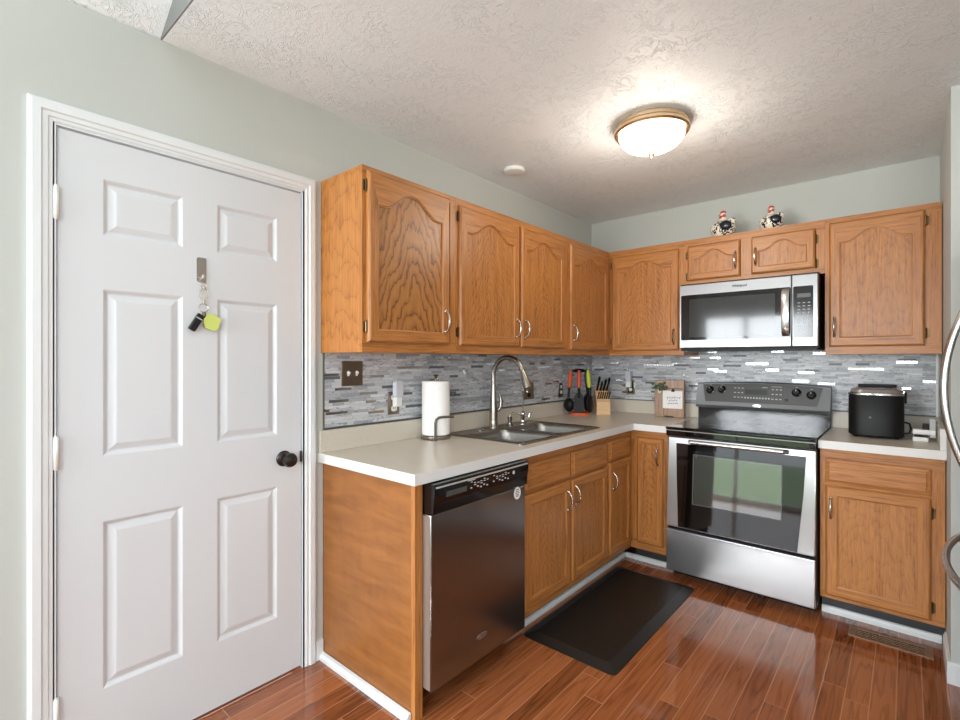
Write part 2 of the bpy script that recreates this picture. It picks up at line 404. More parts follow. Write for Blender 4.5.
def window(name, x0, x1, z0, z1, y, rot=0, loc=(0,0,0), mull=1):
    f = MB(); t = .05
    f.box(x0, x0+t, y-.04, y+.02, z0, z1); f.box(x1-t, x1, y-.04, y+.02, z0, z1)
    f.box(x0, x1, y-.04, y+.02, z0, z0+t); f.box(x0, x1, y-.04, y+.02, z1-t, z1)
    for k in range(1, mull+1):
        xm = x0+(x1-x0)*k/(mull+1); f.box(xm-t/2, xm+t/2, y-.04, y+.02, z0, z1)
    o = struct(f.build(name, M['white_trim'], loc=loc, rot=(0,0,rot)))
    g = MB().box(x0+t, x1-t, y-.012, y-.008, z0+t, z1-t).build('glass_pane', M['pane'], o)
    return o
window('window_1', 1.65, 3.85, .85, 2.15, -5.93)
window('door_2', -.95, 1.0, 0, 2.06, -5.93)
window('window_2', -5.25, -3.15, .85, 2.15, 0, pi/2, (5.33,0,0))
lw = MB().box(-14, 14, -30, -6.05, -.2, -.12).build('ground', M['lawn']); struct(lw)
lw2 = MB().box(5.45, 30, -30, 6, -.22, -.13).build('ground_side', M['lawn']); struct(lw2)

# door casing (stepped profile)
def casing():
    prof = [(0,0), (0,.012), (.010,.017), (.030,.017), (.034,.012), (.046,.012), (.050,.008), (.062,.008), (.062,0)]   # (inwards, out of the wall)
    Y0, Y1, Z1 = -3.478, -2.533, 2.122
    b = MB()
    rings = []
    for corner in range(4):
        ring = []
        for d, h in prof:
            y, z = [(Y0+d, 0), (Y0+d, Z1-d), (Y1-d, Z1-d), (Y1-d, 0)][corner]
            ring.append((h, y, z))
        rings.append(ring)
    b.loft(rings, 0, False)
    b.box(-.11, .008, -3.42, -3.4125, 0, 2.0615); b.box(-.11, .008, -2.5945, -2.5875, 0, 2.0615); b.box(-.11, .008, -3.4125, -2.5945, 2.054, 2.0615)
    return b
struct(casing().build('trim_1', M['white_trim']))
# the six-panel door; local frame: x along the wall, front faces -y
def sixpanel():
    W0, W1, Z0, Z1 = 0, .808, .012, 2.048
    xs = [(.114,.349), (.466,.702)]; zs = [(.258,.804), (1.018,1.562), (1.738,1.922)]
    b = MB(); gx = [W0]+[q for p in xs for q in p]+[W1]; gz = [Z0]+[q for p in zs for q in p]+[Z1]
    for i in range(5):
        for k in range(7):
            x0, x1, z0, z1 = gx[i], gx[i+1], gz[k], gz[k+1]
            if i in (1,3) and k in (1,3,5):
                def rg(d, y): return [(x0+d,y,z0+d), (x1-d,y,z0+d), (x1-d,y,z1-d), (x0+d,y,z1-d)]
                b.loft([rg(0,0), rg(.004,.002), rg(.012,.009), rg(.016,.0095), rg(.036,.002), rg(.040,.0015)], 0, False, False, True)
            else:
                b.add([(x0,0,z0), (x1,0,z0), (x1,0,z1), (x0,0,z1)], [(0,1,2,3)])
    b.add([(W0,0,Z0),(W1,0,Z0),(W1,0,Z1),(W0,0,Z1),(W0,.035,Z0),(W1,.035,Z0),(W1,.035,Z1),(W0,.035,Z1)], [(4,7,6,5),(0,4,5,1),(1,5,6,2),(2,6,7,3),(3,7,4,0)])
    return b
door = sixpanel().build('door_1', M['white_paint'], loc=(0,-3.408,0), rot=(0,0,pi/2))
struct(door, 'white six-panel interior door with a black knob', 'door')
for z in (1.815, 1.045, .24):
    h = MB().tube([(-.004,-.008,z-.05), (-.004,-.008,z+.05)], .0075, 10)
    for k in (-.054, .05): h.tube([(-.004,-.008,z+k), (-.004,-.008,z+k+.004)], .005, 8)
    h.box(-.004, .004, -.006, .004, z-.05, z+.05)
    h.build('hinge', M['white_plastic'], door)
k = MB().lathe([(.001,0), (.032,0), (.033,.004), (.028,.010), (.014,.014), (.012,.032), (.022,.040), (.029,.050), (.030,.058), (.026,.068), (.012,.073), (.001,.074)], (.730,0,.917), 28, 0, '-y')
kn = k.build('door_knob', M['blackmetal'], door)
MB().box(.803, .8095, -.009, .03, .892, .938, bev=.002).build('latch_plate', M['blackmetal'], door)

# skirting pieces
slab('baseboard_left', M['white_trim'], 0, .012, -2.531, -2.498, 0, .085)
b = MB()
for x0, x1, y0, y1 in ((XR-.012, XR, -.9, -.612), (XR-.012, XR+.13, -.912, -.9)):
    b.box(x0, x1, y0, y1, 0, .078); b.box(x0+.004 if x1 == XR else x0+.004, x1, y0+.004, y1, .078, .09)
struct(b.build('baseboard_right', M['white_trim']))
# white quarter round along the toe kicks
def qround(p0, p1, nrm, name, r=.02, h=.03):
    p0, p1, nrm = Vector(p0), Vector(p1), Vector(nrm)
    prof = [(0,0), (r,0), (r,h*.5), (r*.6,h*.9), (0,h)]
    return struct(MB().loft([[p+nrm*a+Vector((0,0,c)) for a, c in prof] for p in (p0, p1)], 0, False).build(name, M['white_trim']))
qround((.0,-2.498,0), (.60,-2.498,0), (0,-1,0), 'trim_2')
qround((.526,-1.845,0), (.526,-.527,0), (1,0,0), 'trim_3', .016, .026)
qround((.545,-.527,0), (.862,-.527,0), (0,-1,0), 'trim_4', .016, .030)
qround((1.640,-.527,0), (XR-.013,-.527,0), (0,-1,0), 'trim_5', .016, .034)

# ------------------------------------------------------------------ cabinets (local frame: x along the wall, wall at y=0, front towards -y)
def inner_ring(x0, x1, z0, z1, rise, y, N=28):
    """rectangle whose top is a cathedral arch rising by `rise` over its shoulders"""
    P = [(x0,y,z0), (x1,y,z0)]; kinds = ['b', 's']
    for i in range(N+1):
        u = 1-i/N; x = x0+(x1-x0)*u
        a = abs(u-.5)*2
        if rise <= 0: s_ = 0
        else:
            if a > .82: s_ = 0
            else:
                q = a/.82; s_ = (cos(pi*q**1.15)*.5+.5)
        P.append((x, y, z1+rise*s_)); kinds.append('t')
    return P
def door_front(parent, name, x0, x1, z0, z1, D, arch=0, panel='oak_soft', stile=.058, top=None, handle=None, hinge=None, T=.02, dimh=None):
    xc = (x0+x1)/2; w = (x1-x0)/2; h = z1-z0; N = 28
    top = top if top is not None else stile
    ix0, ix1, iz0, iz1 = -w+stile, w-stile, stile, h-top-arch
    def outer(d, y):
        P = [(-w+d,y,d), (w-d,y,d)]
        for i in range(N+1): P.append((w-d-(2*w-2*d)*i/N, y, h-d))
        return P
    rings = [outer(0,0), outer(0,-T*.55), outer(.005,-T*.85), outer(.010,-T)]
    rings += [inner_ring(ix0-.007, ix1+.007, iz0-.007, iz1+.007, arch, -T, N), inner_ring(ix0-.004, ix1+.004, iz0-.004, iz1+.004, arch, -T+.0035, N),
              inner_ring(ix0, ix1, iz0, iz1, arch, -T+.0045, N), inner_ring(ix0, ix1, iz0, iz1, arch, -T+.010, N)]
    b = MB(); n = len(rings[0])
    for i in range(len(rings)-1):
        for j in range(n):
            k = (j+1) % n; r0, r1 = rings[i], rings[i+1]
            mi = 1 if (j == 0 or (2 <= j <= n-2)) else 0
            b.add([r0[j], r0[k], r1[k], r1[j]], [(0,1,2,3)], mi)
    b.add(rings[0], [list(range(n))], 0)
    d = b.build(name, [M['oak_v'], M['oak_h']], parent, (xc,-D,z0), sharp=12)
    e = .0005
    pr = [inner_ring(ix0+e, ix1-e, iz0+e, iz1-e, arch, y, N) for y in (-.002, -T+.0085)]
    zc = h/2
    MB().loft(pr, 0, False).build('door_panel', M[panel], d, off=(0,0,zc))
    if handle: pull(d, handle[0]-xc, handle[1]-z0, -T)
    if hinge:
        s_, zs = hinge; xh = -w if s_ == 'l' else w; sg = -1 if s_ == 'l' else 1
        for z in zs:
            hb = MB().box(min(xh, xh+sg*.016), max(xh, xh+sg*.016), -.003, .0, z-z0-.022, z-z0+.022, bev=.001)
            hb.tube([(xh+sg*.004,-.006,z-z0-.020), (xh+sg*.004,-.006,z-z0+.020)], .0048, 8)
            for q in (-.023, .023): hb.ell((xh+sg*.004,-.006,z-z0+q), (.004,.004,.005), n=8, m=6)
            hb.build('hinge', M['bronze'], d)
    return d
def pull(parent, x, z, y, L=.096):
    b = MB(); P = []; r = []
    for i in range(17):
        u = i/16*2-1; P.append((x, y-.004-.026*(1-u*u)**.6, z+u*L/2)); r.append(.0036+.0022*(1-abs(u))+.0014*(1 if abs(u) > .85 else 0))
    b.tube(P, r, 10)
    for s_ in (-1, 1): b.ell((x, y-.0035, z+s_*L/2), (.0065,.0042,.010), n=12, m=8)
    return b.build('handle', M['nickel'], parent)
def slab_front(parent, name, x0, x1, z0, z1, D, T=.02, ch=.014):
    b = MB(); xc = (x0+x1)/2; w = (x1-x0)/2; h = z1-z0
    rg = lambda d, y: [(-w+d,y,d), (w-d,y,d), (w-d,y,h-d), (-w+d,y,h-d)]
    b.loft([rg(0,0), rg(0,-T*.5), rg(.003,-T*.62), rg(ch,-T*.8), rg(ch+.003,-T)], 0, False)
    return b.build(name, M['oak_h'], parent, (xc,-D,z0), sharp=12)
def frame(parent, W, z0, z1, D, xs, zs=None, t=.019):
    """face frame: full border with openings between xs pairs"""
    b = MB(); y0, y1 = -D, -D+t
    zb, zt = zs if zs else (z0+.03, z1-.03)
    b.box(0, W, y0, y1, z0, zb, 1); b.box(0, W, y0, y1, zt, z1, 1)
    for a, c in xs: b.box(a, c, y0, y1, zb, zt, 0)
    return b.build('face_frame', [M['oak_v'], M['oak_h']], parent)
UB, UT, UD = 1.362, 2.127, .308
def wall_cab(label, loc, rz, W, z0, xs, zs, side=None):
    r = empty('wall_cabinet', label, 'cabinet', loc, rz, 'oak wall cabinets')
    b = MB(); h = UT-z0; D = UD-.019
    b.box(0, .016, -D, -.001, 0, h); b.box(W-.016, W, -D, -.001, 0, h)
    b.box(.016, W-.016, -D, -.001, 0, .016); b.box(.016, W-.016, -D, -.001, h-.016, h); b.box(.016, W-.016, -.008, -.001, .016, h-.016)
    b.build('carcass', M[side or 'oak_side'], r)
    frame(r, W, 0, h, UD, xs, zs)
    return r
P2 = pi/2
# left run
c = wall_cab('oak wall cabinet nearest the white door, single bold-grained arched door and exposed side', (0,-2.504,UB), P2, .551, UB, [(0,.04),(.511,.551)], (0.057,0.727))
door_front(c, 'door', .020, .494, 0.043, 0.743, UD, .075, 'oak_bold', .055, .06, (.458,.150), ('l', (.105,.683)))
c = wall_cab('oak wall cabinet with two arched doors above the sink', (0,-1.952,UB), P2, 1.057, UB, [(0,.04),(.49,.565),(1.017,1.057)], (0.054,0.712))
door_front(c, 'door', .014, .502, 0.040, 0.730, UD, .07, 'oak_soft', .055, .06, (.472,.145), ('l', (.105,.675)))
door_front(c, 'door', .524, .998, 0.040, 0.728, UD, .07, 'oak_soft', .055, .06, (.556,.145), ('r', (.105,.67)))
c = wall_cab('oak wall cabinet in the room corner with one arched door over the utensils', (0,-.894,UB), P2, .892, UB, [(0,.04),(.546,.585)], (0.048,0.704))
door_front(c, 'door', .010, .548, 0.034, 0.720, UD, .07, 'oak_soft', .055, .06, (.040,.142), ('r', (.105,.665)))
# back run
c = wall_cab('oak wall cabinet left of the microwave with one arched door', (.309,0,UB), 0, .542, UB, [(0,.03),(.505,.542)], (0.046,0.702))
door_front(c, 'door', .030, .510, 0.032, 0.718, UD, .06, 'oak_soft', .055, .06, (.481,.125), ('l', (.105,.66)))
c = wall_cab('short oak wall cabinet over the microwave with two small arched doors', (.852,0,1.822), 0, .777, 1.822, [(0,.03),(.345,.41),(.735,.777)], (0.048,0.246))
door_front(c, 'door', .026, .344, 0.032, 0.262, UD, .05, 'oak_swirl', .045, .045, (.318,.135), ('l', (.06,.20)))
door_front(c, 'door', .406, .732, 0.034, 0.262, UD, .05, 'oak_swirl', .045, .045, (.430,.140), ('r', (.06,.20)))
c = wall_cab('oak wall cabinet above the ice maker, right end of the back wall', (1.630,0,UB), 0, .484, UB, [(0,.025),(.42,.484)], (0.056,0.720))
door_front(c, 'door', .020, .421, 0.042, 0.736, UD, .06, 'oak_swirl', .055, .06, (.045,.152), ('r', (.105,.68)))

# base cabinets
BD, BT, TK = .61, .875, .105
def base_cab(label, loc, rz, W, xs, zs, extra=(), side=None, top_open=False, filler=True):
    r = empty('base_cabinet', label, 'cabinet', loc, rz, 'oak base cabinets')
    b = MB(); D = BD-.019
    b.box(0, .016, -D, -.03, TK, BT); b.box(W-.016, W, -D, -.03, TK, BT); b.box(.016, W-.016, -D, -.03, TK, TK+.016)
    b.box(.016, W-.016, -.04, -.03, TK+.016, BT)
    if not top_open: b.box(.016, W-.016, -D, -.04, BT-.016, BT)
    b.build('carcass', M['oak_v'], r)
    f = MB(); y0, y1 = -BD, -D
    f.box(0, W, y0, y1, TK, zs[0], 1); f.box(0, W, y0, y1, zs[1], BT, 1)
    for a, c_ in xs: f.box(a, c_, y0, y1, zs[0], zs[1], 0)
    for a, c_, z0, z1 in extra: f.box(a, c_, y0, y1, z0, z1, 1)
    f.build('face_frame', [M['oak_v'], M['oak_h']], r)
    MB().box(0, W, -.525, -.505, 0, TK).build('toe_kick', M['charcoal'], r)
    return r
c = base_cab('oak sink base cabinet with two doors under two false drawer fronts', (0,-1.853,0), P2, .900, [(0,.04),(.43,.48),(.86,.9)], (.157,.82), [(.04,.43,.66,.70),(.48,.86,.66,.70)], top_open=True)
slab_front(c, 'drawer_front', .036, .455, .700, .834, BD); slab_front(c, 'drawer_front', .470, .876, .700, .834, BD)
door_front(c, 'door', .036, .452, .142, .688, BD, 0, 'oak_soft', .055, .055, (.415,.588), ('l', (.185,.64)))
door_front(c, 'door', .470, .880, .142, .688, BD, 0, 'oak_soft', .055, .055, (.497,.600), ('r', (.185,.64)))
c = base_cab('narrow oak base cabinet with drawer and door beside the inner corner', (0,-.952,0), P2, .341, [(0,.02),(.305,.341)], (.155,.82), [(.02,.31,.69,.715)])
slab_front(c, 'drawer_front', .010, .312, .716, .834, BD)
door_front(c, 'door', .010, .312, .140, .704, BD, 0, 'oak_soft', .052, .052, (.045,.592))
c = base_cab('narrow oak base cabinet with one tall door left of the range', (.612,0,0), 0, .250, [(0,.05),(.21,.25)], (.165,.815))
door_front(c, 'door', .046, .214, .150, .832, BD, 0, 'oak_soft', .042, .042, (.185,.72))
c = base_cab('oak base cabinet right of the range with one drawer over one door', (1.640,0,0), 0, XR-1.640-.004, [(0,.03),(.42,XR-1.644)], (.14,.81), [(.03,.42,.685,.705)])
slab_front(c, 'drawer_front', .024, .426, .702, .824, BD)
door_front(c, 'door', .024, .426, .125, .688, BD, 0, 'oak_swirl', .055, .055, (.048,.575), ('r', (.185,.62)))
# end panel beside the dishwasher
e = empty('cabinet_end_panel', 'smooth brown veneer end panel closing the counter beside the dishwasher', 'cabinet', (0,-2.497,0), 0)
MB().box(.001, .597, .003, .022, 0, BT).build('veneer_sheet', M['veneer'], e)
MB().box(.597, .619, .002, .040, 0, BT, bev=.001, seg=1).build('front_stile', M['oak_v'], e)

# ------------------------------------------------------------------ countertops
ZC, CDP = .918, .6465
def rrect(x0, x1, y0, y1, r, n=6):
    P = []
    for cx, cy, a0 in ((x1-r,y0+r,-pi/2), (x1-r,y1-r,0), (x0+r,y1-r,pi/2), (x0+r,y0+r,pi)):
        for i in range(n+1): P.append((cx+r*cos(a0+pi/2*i/n), cy+r*sin(a0+pi/2*i/n)))
    return P
SX0, SX1, SY0, SY1 = .062, .583, -1.775, -.985
ct = empty('countertop', 'L-shaped beige laminate countertop with white edge holding the sink', 'countertop', (0,0,0))
b = MB(); e_ = .003
hx0, hx1, hy0, hy1 = SX0+.02, SX1-.02, SY0+.02, SY1-.02
Y0 = -2.52
for x0, x1, y0, y1 in ((0,hx0,Y0,0), (hx1,CDP-e_,Y0+e_,-CDP), (hx0,hx1,Y0+e_,hy0), (hx0,hx1,hy1,-.0), (hx1,.868,-CDP+e_,0)):
    b.box(x0, x1, max(y0, Y0+e_), y1, ZC-.040, ZC)
b.build('laminate_top', M['laminate'], ct)
b = MB()
b.box(CDP-e_, CDP, Y0, -CDP+e_, ZC-.041, ZC-.0005); b.box(0, CDP-e_, Y0, Y0+e_, ZC-.041, ZC-.0005); b.box(CDP-e_, .868, -CDP, -CDP+e_, ZC-.041, ZC-.0005)
b.build('edge_band', M['edge'], ct)
b = MB().box(0, .019, Y0+.002, -.001, ZC, ZC+.097, bev=.002); b.box(.0195, .868, -.020, -.001, ZC, ZC+.097, bev=.002)
b.build('upstand', M['laminate'], ct)
cr = empty('countertop', 'short beige laminate countertop between range and refrigerator', 'countertop', (0,0,0))
MB().box(1.636, XR-.001, -CDP+e_, -.001, ZC-.040, ZC).build('laminate_top', M['laminate'], cr)
MB().box(1.636, XR-.001, -CDP, -CDP+e_, ZC-.041, ZC-.0005).build('edge_band', M['edge'], cr)
b = MB().box(1.636, XR-.022, -.020, -.001, ZC, ZC+.097, bev=.002); b.box(XR-.0215, XR-.001, -.625, -.001, ZC, ZC+.097, bev=.002)
b.build('upstand', M['laminate'], cr)
MB().box(XR-.022, XR-.001, -.628, -.6255, ZC, ZC+.097).build('upstand_end_cap', M['edge'], cr)

# mosaic backsplash
bs = MB().box(.030, 2.512, -.006, 0, ZC+.0985, UB+.004).build('tile_backsplash', M['tile'], loc=(0,-2.520,0), rot=(0,0,P2))
tag(bs, 'grey marble strip mosaic backsplash on the left wall behind the sink', 'backsplash')
MB().box(.024, .030, -.008, 0, ZC+.0985, UB).build('edge_trim', M['nickel'], bs)
MB().box(.030, 2.512, -.009, -.0062, ZC+.0985, ZC+.107).build('bottom_strip', M['darkgrey'], bs)
bs = MB().box(.0062, XR-.016, -.006, 0, ZC+.0985, 1.387).build('tile_backsplash', M['tile'])
tag(bs, 'grey marble strip mosaic backsplash on the back wall behind the range', 'backsplash')
MB().box(XR-.016, XR-.006, -.009, 0, ZC+.0985, 1.362).build('edge_trim', M['white_plastic'], bs)
MB().box(.01, XR-.016, -.009, -.0062, ZC+.0985, ZC+.104).build('bottom_strip', M['darkgrey'], bs)

# ------------------------------------------------------------------ sink and taps
sk = empty('kitchen_sink', 'double-bowl stainless steel sink set into the beige countertop', 'sink', (0,0,ZC))
bowls = [(.165,.548,-1.745,-1.395), (.165,.548,-1.355,-1.015)]
b = MB()
# deck: strips around the bowls
def strip(x0,x1,y0,y1): b.box(x0,x1,y0,y1,.0005,.006)
strip(SX0,.165,SY0,SY1); strip(.548,SX1,SY0,SY1); strip(.165,.548,SY0,-1.745); strip(.165,.548,-1.395,-1.355); strip(.165,.548,-1.015,SY1)
b.build('deck', M['steel_sink'], sk)
rim = MB(); P = rrect(SX0-.001, SX1+.001, SY0-.001, SY1+.001, .025); P2_ = rrect(SX0+.008, SX1-.008, SY0+.008, SY1-.008, .018)
rim.loft([[(x,y,.0004) for x,y in P], [(x,y,.006) for x,y in P], [(x,y,.0085) for x,y in rrect(SX0+.003,SX1-.003,SY0+.003,SY1-.003,.022)], [(x,y,.0065) for x,y in P2_]], 0, True, False, False)
rim.build('raised_rim', M['nickel_dark'], sk)
for x0, x1, y0, y1 in bowls:
    b = MB(); rings = []
    for d, z, r in ((-.004,.0066,.05), (0,.0064,.05), (.006,.0,.05), (.010,-.02,.05), (.014,-.14,.05), (.03,-.165,.045), (.07,-.172,.03)):
        rings.append([(x,y,z) for x,y in rrect(x0+d, x1-d, y0+d, y1-d, r)])
    b.loft(rings, 0, True, False, True)
    # square corner fill up to the deck
    bo = b.build('bowl', M['steel_sink'], sk)
    MB().lathe([(.001,0), (.042,0), (.044,.003), (.036,.004), (.034,.001), (.001,.001)], ((x0+x1)/2,(y0+y1)/2,-.172), 24).build('strainer', M['chrome'], bo)
f = empty('kitchen_faucet', 'tall brushed nickel gooseneck faucet with pull-down head at the sink', 'faucet', (.118,-1.43,ZC+.0065))
b = MB().lathe([(.001,0), (.031,0), (.031,.006), (.027,.012), (.026,.05), (.023,.13), (.018,.20), (.014,.26), (.001,.262)], n=28)
b.build('body', M['nickel_dark'], f)
P = [(0,0,.25)]; 
for i in range(19):
    a = pi-pi*.90*i/18; P.append((.108+.108*cos(a), 0, .312+.108*sin(a)))
MB().tube(P, .0138, 16).build('spout', M['nickel_dark'], f)
e0 = Vector(P[-1]); dr = (Vector(P[-1])-Vector(P[-2])).normalized()
MB().tube([e0, e0+dr*.02, e0+dr*.07, e0+dr*.105, e0+dr*.11], [.0135,.017,.023,.025,.018], 18).build('spray_head', M['nickel_dark'], f)
b = MB().tube([(0,.018,.10), (.004,.034,.105)], .011, 12); b.tube([(.006,.034,.095), (.014,.050,.125), (.014,.054,.165), (.006,.048,.200)], [.009,.012,.010,.004], 12)
b.build('lever', M['nickel_dark'], f)
s_ = empty('soap_dispenser', 'small brushed nickel soap pump right beside the tall faucet', 'soap dispenser', (.130,-1.285,ZC+.0065))
MB().lathe([(.001,0), (.022,0), (.022,.004), (.014,.010), (.012,.03), (.016,.045), (.016,.055), (.001,.056)], n=20).build('pump_base', M['nickel_dark'], s_)
MB().tube([(0,0,.054), (0,0,.066), (.012,.010,.076), (.040,.033,.076), (.056,.046,.066)], [.008,.007,.006,.0055,.005], 12).build('pump_spout', M['nickel_dark'], s_)
s_ = empty('filter_tap', 'small chrome filter tap with thin upright spout and lever at the sink', 'tap', (.130,-1.150,ZC+.0065))
MB().lathe([(.001,0), (.025,0), (.025,.005), (.016,.014), (.014,.03), (.018,.045), (.016,.068), (.009,.076), (.001,.077)], n=20).build('tap_body', M['chrome'], s_)
MB().tube([(0,0,.07), (0,0,.20), (.006,0,.215), (.02,0,.222), (.032,0,.216), (.037,0,.20)], .0042, 10).build('thin_spout', M['chrome'], s_)
b = MB().tube([(.005,.01,.05), (.030,.032,.052)], .008, 12); b.tube([(.028,.030,.040), (.032,.034,.066)], .009, 12); b.tube([(.03,.03,.062), (.046,.046,.064)], .004, 8)
b.build('tap_lever', M['chrome'], s_)
hc = MB().lathe([(.001,0), (.023,0), (.023,.003), (.016,.007), (.001,.008)], n=20).build('sink_hole_cover', M['chrome'], loc=(.118,-1.55,ZC+.0065))
tag(hc, 'round chrome hole cover on the sink deck left of the faucet', 'hole cover')

# ------------------------------------------------------------------ dishwasher (local frame of the left run)
dw = empty('dishwasher', 'stainless steel dishwasher with black control panel under the counter', 'dishwasher', (0,-2.453,0), P2)
DW = .590
MB().box(.004, DW-.004, -.60, -.03, .10, .868).build('tub', M['black'], dw)
b = MB(); N = 10; rings = []
prof = [(-.605,.762), (-.665,.762), (-.670,.766), (-.672,.80), (-.678,.83), (-.679,.862), (-.673,.872), (-.605,.874)]
b.prism([(y,z) for y,z in prof], 0, DW, 'x'); cp = b.build('control_panel', M['blackgloss'], dw)
b = MB().box(0.006, DW-.006, -0.6805, -0.6785, .858, .864); b.build('silver_line', M['grey_plastic'], cp)
b = MB()
for i in range(9): b.box(.062+i*.0125, .0735+i*.0125, -0.6792, -0.6750, .818, .838)
b.build('vent_grille', M['darkgrey'], cp)
for g0, n in ((.198,6), (.338,6)):
    b = MB()
    for i in range(n):
        for zz, ww, hh in ((.846,.010,.0035), (.838,.012,.003), (.822,.007,.005)):
            if (i+int(zz*1000)) % 5 == 3: continue
            b.box(g0+i*.0195, g0+i*.0195+ww, -0.6798, -0.6762, zz-(.006 if i % 2 else 0), zz+hh-(.006 if i % 2 else 0))
    b.build('button_legend', M['print_grey'], cp)
b = MB(); b.box(.180,.225,-0.6798,-0.6768,.8535,.8565); b.build('name_line', M['print_grey'], cp)
b = MB(); b.lathe([(.001,0),(.008,0),(.008,.0015),(.001,.0015)], (.478,-0.6785,.838), 16, 0, '-y')
b.build('indicator_dial', M['print_grey'], cp)
b = MB().box(0, DW, -0.6600, -.605, .105, .758, bev=.004)
b.add([], [])
dp = b.build('door', M['steel_dark'], dw)
sb = MB().box(-.0008, .0,  -0.6545, -.606, .11, .752).build('side_edge', M['sidegrey'], dp)
b = MB().lathe([(.001,0), (.025,0), (.025,.0006), (.001,.0006)], (.530,-0.6601,.733), 26, 0, '-y', 1, 1.1); st = b.build('round_sticker', M['card'], dp)
b = MB()
for z in (.752, .744, .736, .728, .722): b.box(.515+abs(z-.738)*.3, .545-abs(z-.738)*.3, -0.6612, -0.6607, z-.004, z-.0010)
b.build('sticker_print', M['charcoal'], st)
b = MB(); b.lathe([(.001,0), (.033,0), (.033,.0012), (.030,.002), (.001,.002)], (.287,-0.6601,.198), 28, 0, '-y', 1, .36); bd = b.build('badge', M['chrome'], dp)
b = MB(); b.tube([(.262,-0.6625,.203), (.275,-0.6625,.207), (.295,-0.6625,.206), (.308,-0.6625,.2), (.296,-0.6625,.1945), (.276,-0.6625,.192), (.268,-0.6625,.196), (.285,-0.6625,.2015), (.300,-0.6625,.2)], .0012, 6)
b.build('badge_swirl', M['darkgrey'], bd)
MB().box(.01, DW-.01, -.50, -.48, 0, .10).build('toe_kick', M['black'], dw)

# ------------------------------------------------------------------ range
RX0, RX1 = .872, 1.632; RW = RX1-RX0
rg = empty('kitchen_range', 'freestanding stainless steel electric range with black glass top', 'range', (RX0,0,0))
MB().box(0, RW, -.655, -.02, .06, .87).build('body', M['black'], rg)
b = MB()
for x in (.04, RW-.04):
    for y in (-.52, -.06): MB().lathe([(.018,0), (.018,.01), (.010,.012), (.010,.06)], (x,y,0), 12).build('foot', M['black'], rg)
MB().box(.01, RW-.01, -.580, -.565, .004, .06).build('shadow_strip', M['black'], rg)  # black strip standing in for the shadow beneath the drawer
b = MB().box(.001, RW-.001, -.698, -.060, .872, .9135, bev=.006); b.box(0, RW, -.700, -.085, .9135, .926, bev=.003)
ck = b.build('cooktop', M['blackglass'], rg)
for x, y, r in ((.20,-.52,.10), (.56,-.52,.085), (.20,-.24,.075), (.56,-.24,.10), (.38,-.22,.05)):
    ring = MB(); n = 40
    for rr in (r, r*.66):
        ring.loft([[(x+q*cos(2*pi*k/n), y+q*sin(2*pi*k/n), .9264) for k in range(n)] for q in (rr-.0015, rr+.0015)], 0, True, False, False)
    ring.build('burner_ring', M['darkgrey'], ck)
b = MB().box(.002, RW-.002, -.7015, -.699, .905, .909); b.build('front_trim', M['steel'], ck)
# backguard
bg = MB(); pr = [(-.015,.915), (-.083,.915), (-.083,1.000), (-.015,1.000)]
bg.prism(pr, .002, RW-.002, 'x'); bgo = bg.build('backguard', M['blackenamel'], rg)
# upper grey housing, leaning back, with an arched top
N = 24; fr = []; bk = []
def hz(u): return 1.168+.016*(1-(2*u-1)**2)
b = MB()
ringsF = []
for u in [i/N for i in range(N+1)]:
    x = -.004+(RW+.008)*u
    ringsF.append([(x,-.118,1.003), (x,-.122,1.022), (x,-.080,hz(u)-.006), (x,-.072,hz(u)), (x,-.015,hz(u)), (x,-.015,1.003)])
b.loft(ringsF, 0, False); hs = b.build('control_housing', M['grey_steel'], rg, sharp=25)
# dark control face set on the sloped front
def onface(x, z, d=0):   # point on the slope
    t = (z-1.022)/(1.172-1.022); return (x, -.122+.042*t-d, z)
b = MB(); top = [onface(.035+(.690)*i/N, 1.172-.008+.012*(1-(2*i/N-1)**2)-.004, .002) for i in range(N+1)]
bot = [onface(.058+(.640)*i/N, 1.046+.002*(1-(2*i/N-1)**2), .002) for i in range(N+1)]
b.loft([[(x,y+.004,z) for x,y,z in bot+top[::-1]], bot+top[::-1]], 0, False)
cf = b.build('control_panel', M['darkgrey'], hs)
def knob(x, z, r=.021):
    k = MB().lathe([(.001,0), (r+.005,0), (r+.005,.004), (r,.006), (r*.86,.022), (r*.7,.025), (.001,.025)], (0,0,0), 24, 0, '-y')
    k.box(-.004, .004, -.030, -.020, -r*.8, r*.8, bev=.001)
    p = onface(x, z, .002)
    kk = k.build('knob', M['blackgloss'], cf, p, (R(-15.6),0,0))
    MB().box(-.0012, .0012, -.0308, -.0298, r*.2, r*.75).build('pointer', M['white_plastic'], kk)
for x, z in ((.085,1.122), (.160,1.128), (.590,1.124), (.668,1.112)): knob(x, z)
b = MB().lathe([(.001,0), (.009,0), (.008,.008), (.001,.009)], (0,0,0), 16, 0, '-y'); b.build('oven_button', M['blackgloss'], cf, onface(.537,1.078,.002), (R(-15.6),0,0))
b = MB()
def mark(x, z, w, h):
    a = onface(x, z, .0026); c_ = onface(x, z+h, .0026)
    b.loft([[(x,a[1],z), (x+w,a[1],z), (x+w,c_[1],z+h), (x,c_[1],z+h)], [(x,a[1]-.0006,z), (x+w,a[1]-.0006,z), (x+w,c_[1]-.0006,z+h), (x,c_[1]-.0006,z+h)]], 0, False)
def legend(*marks):
    global b
    b = MB()
    for q in marks: mark(*q)
    b.build('button_legend', M['print_grey'], cf)
legend(*[(.235+i*.022, 1.140-j*.030, .012, .005) for i in range(3) for j in range(3)])
legend(*[(.455+i*.022, 1.136-j*.030, .012, .006) for i in range(3) for j in range(3)])
legend(*[(.300+i*.017, 1.076, .009, .010) for i in range(9)])
legend((.45,1.155,.06,.003), (.40,1.148,.03,.004))
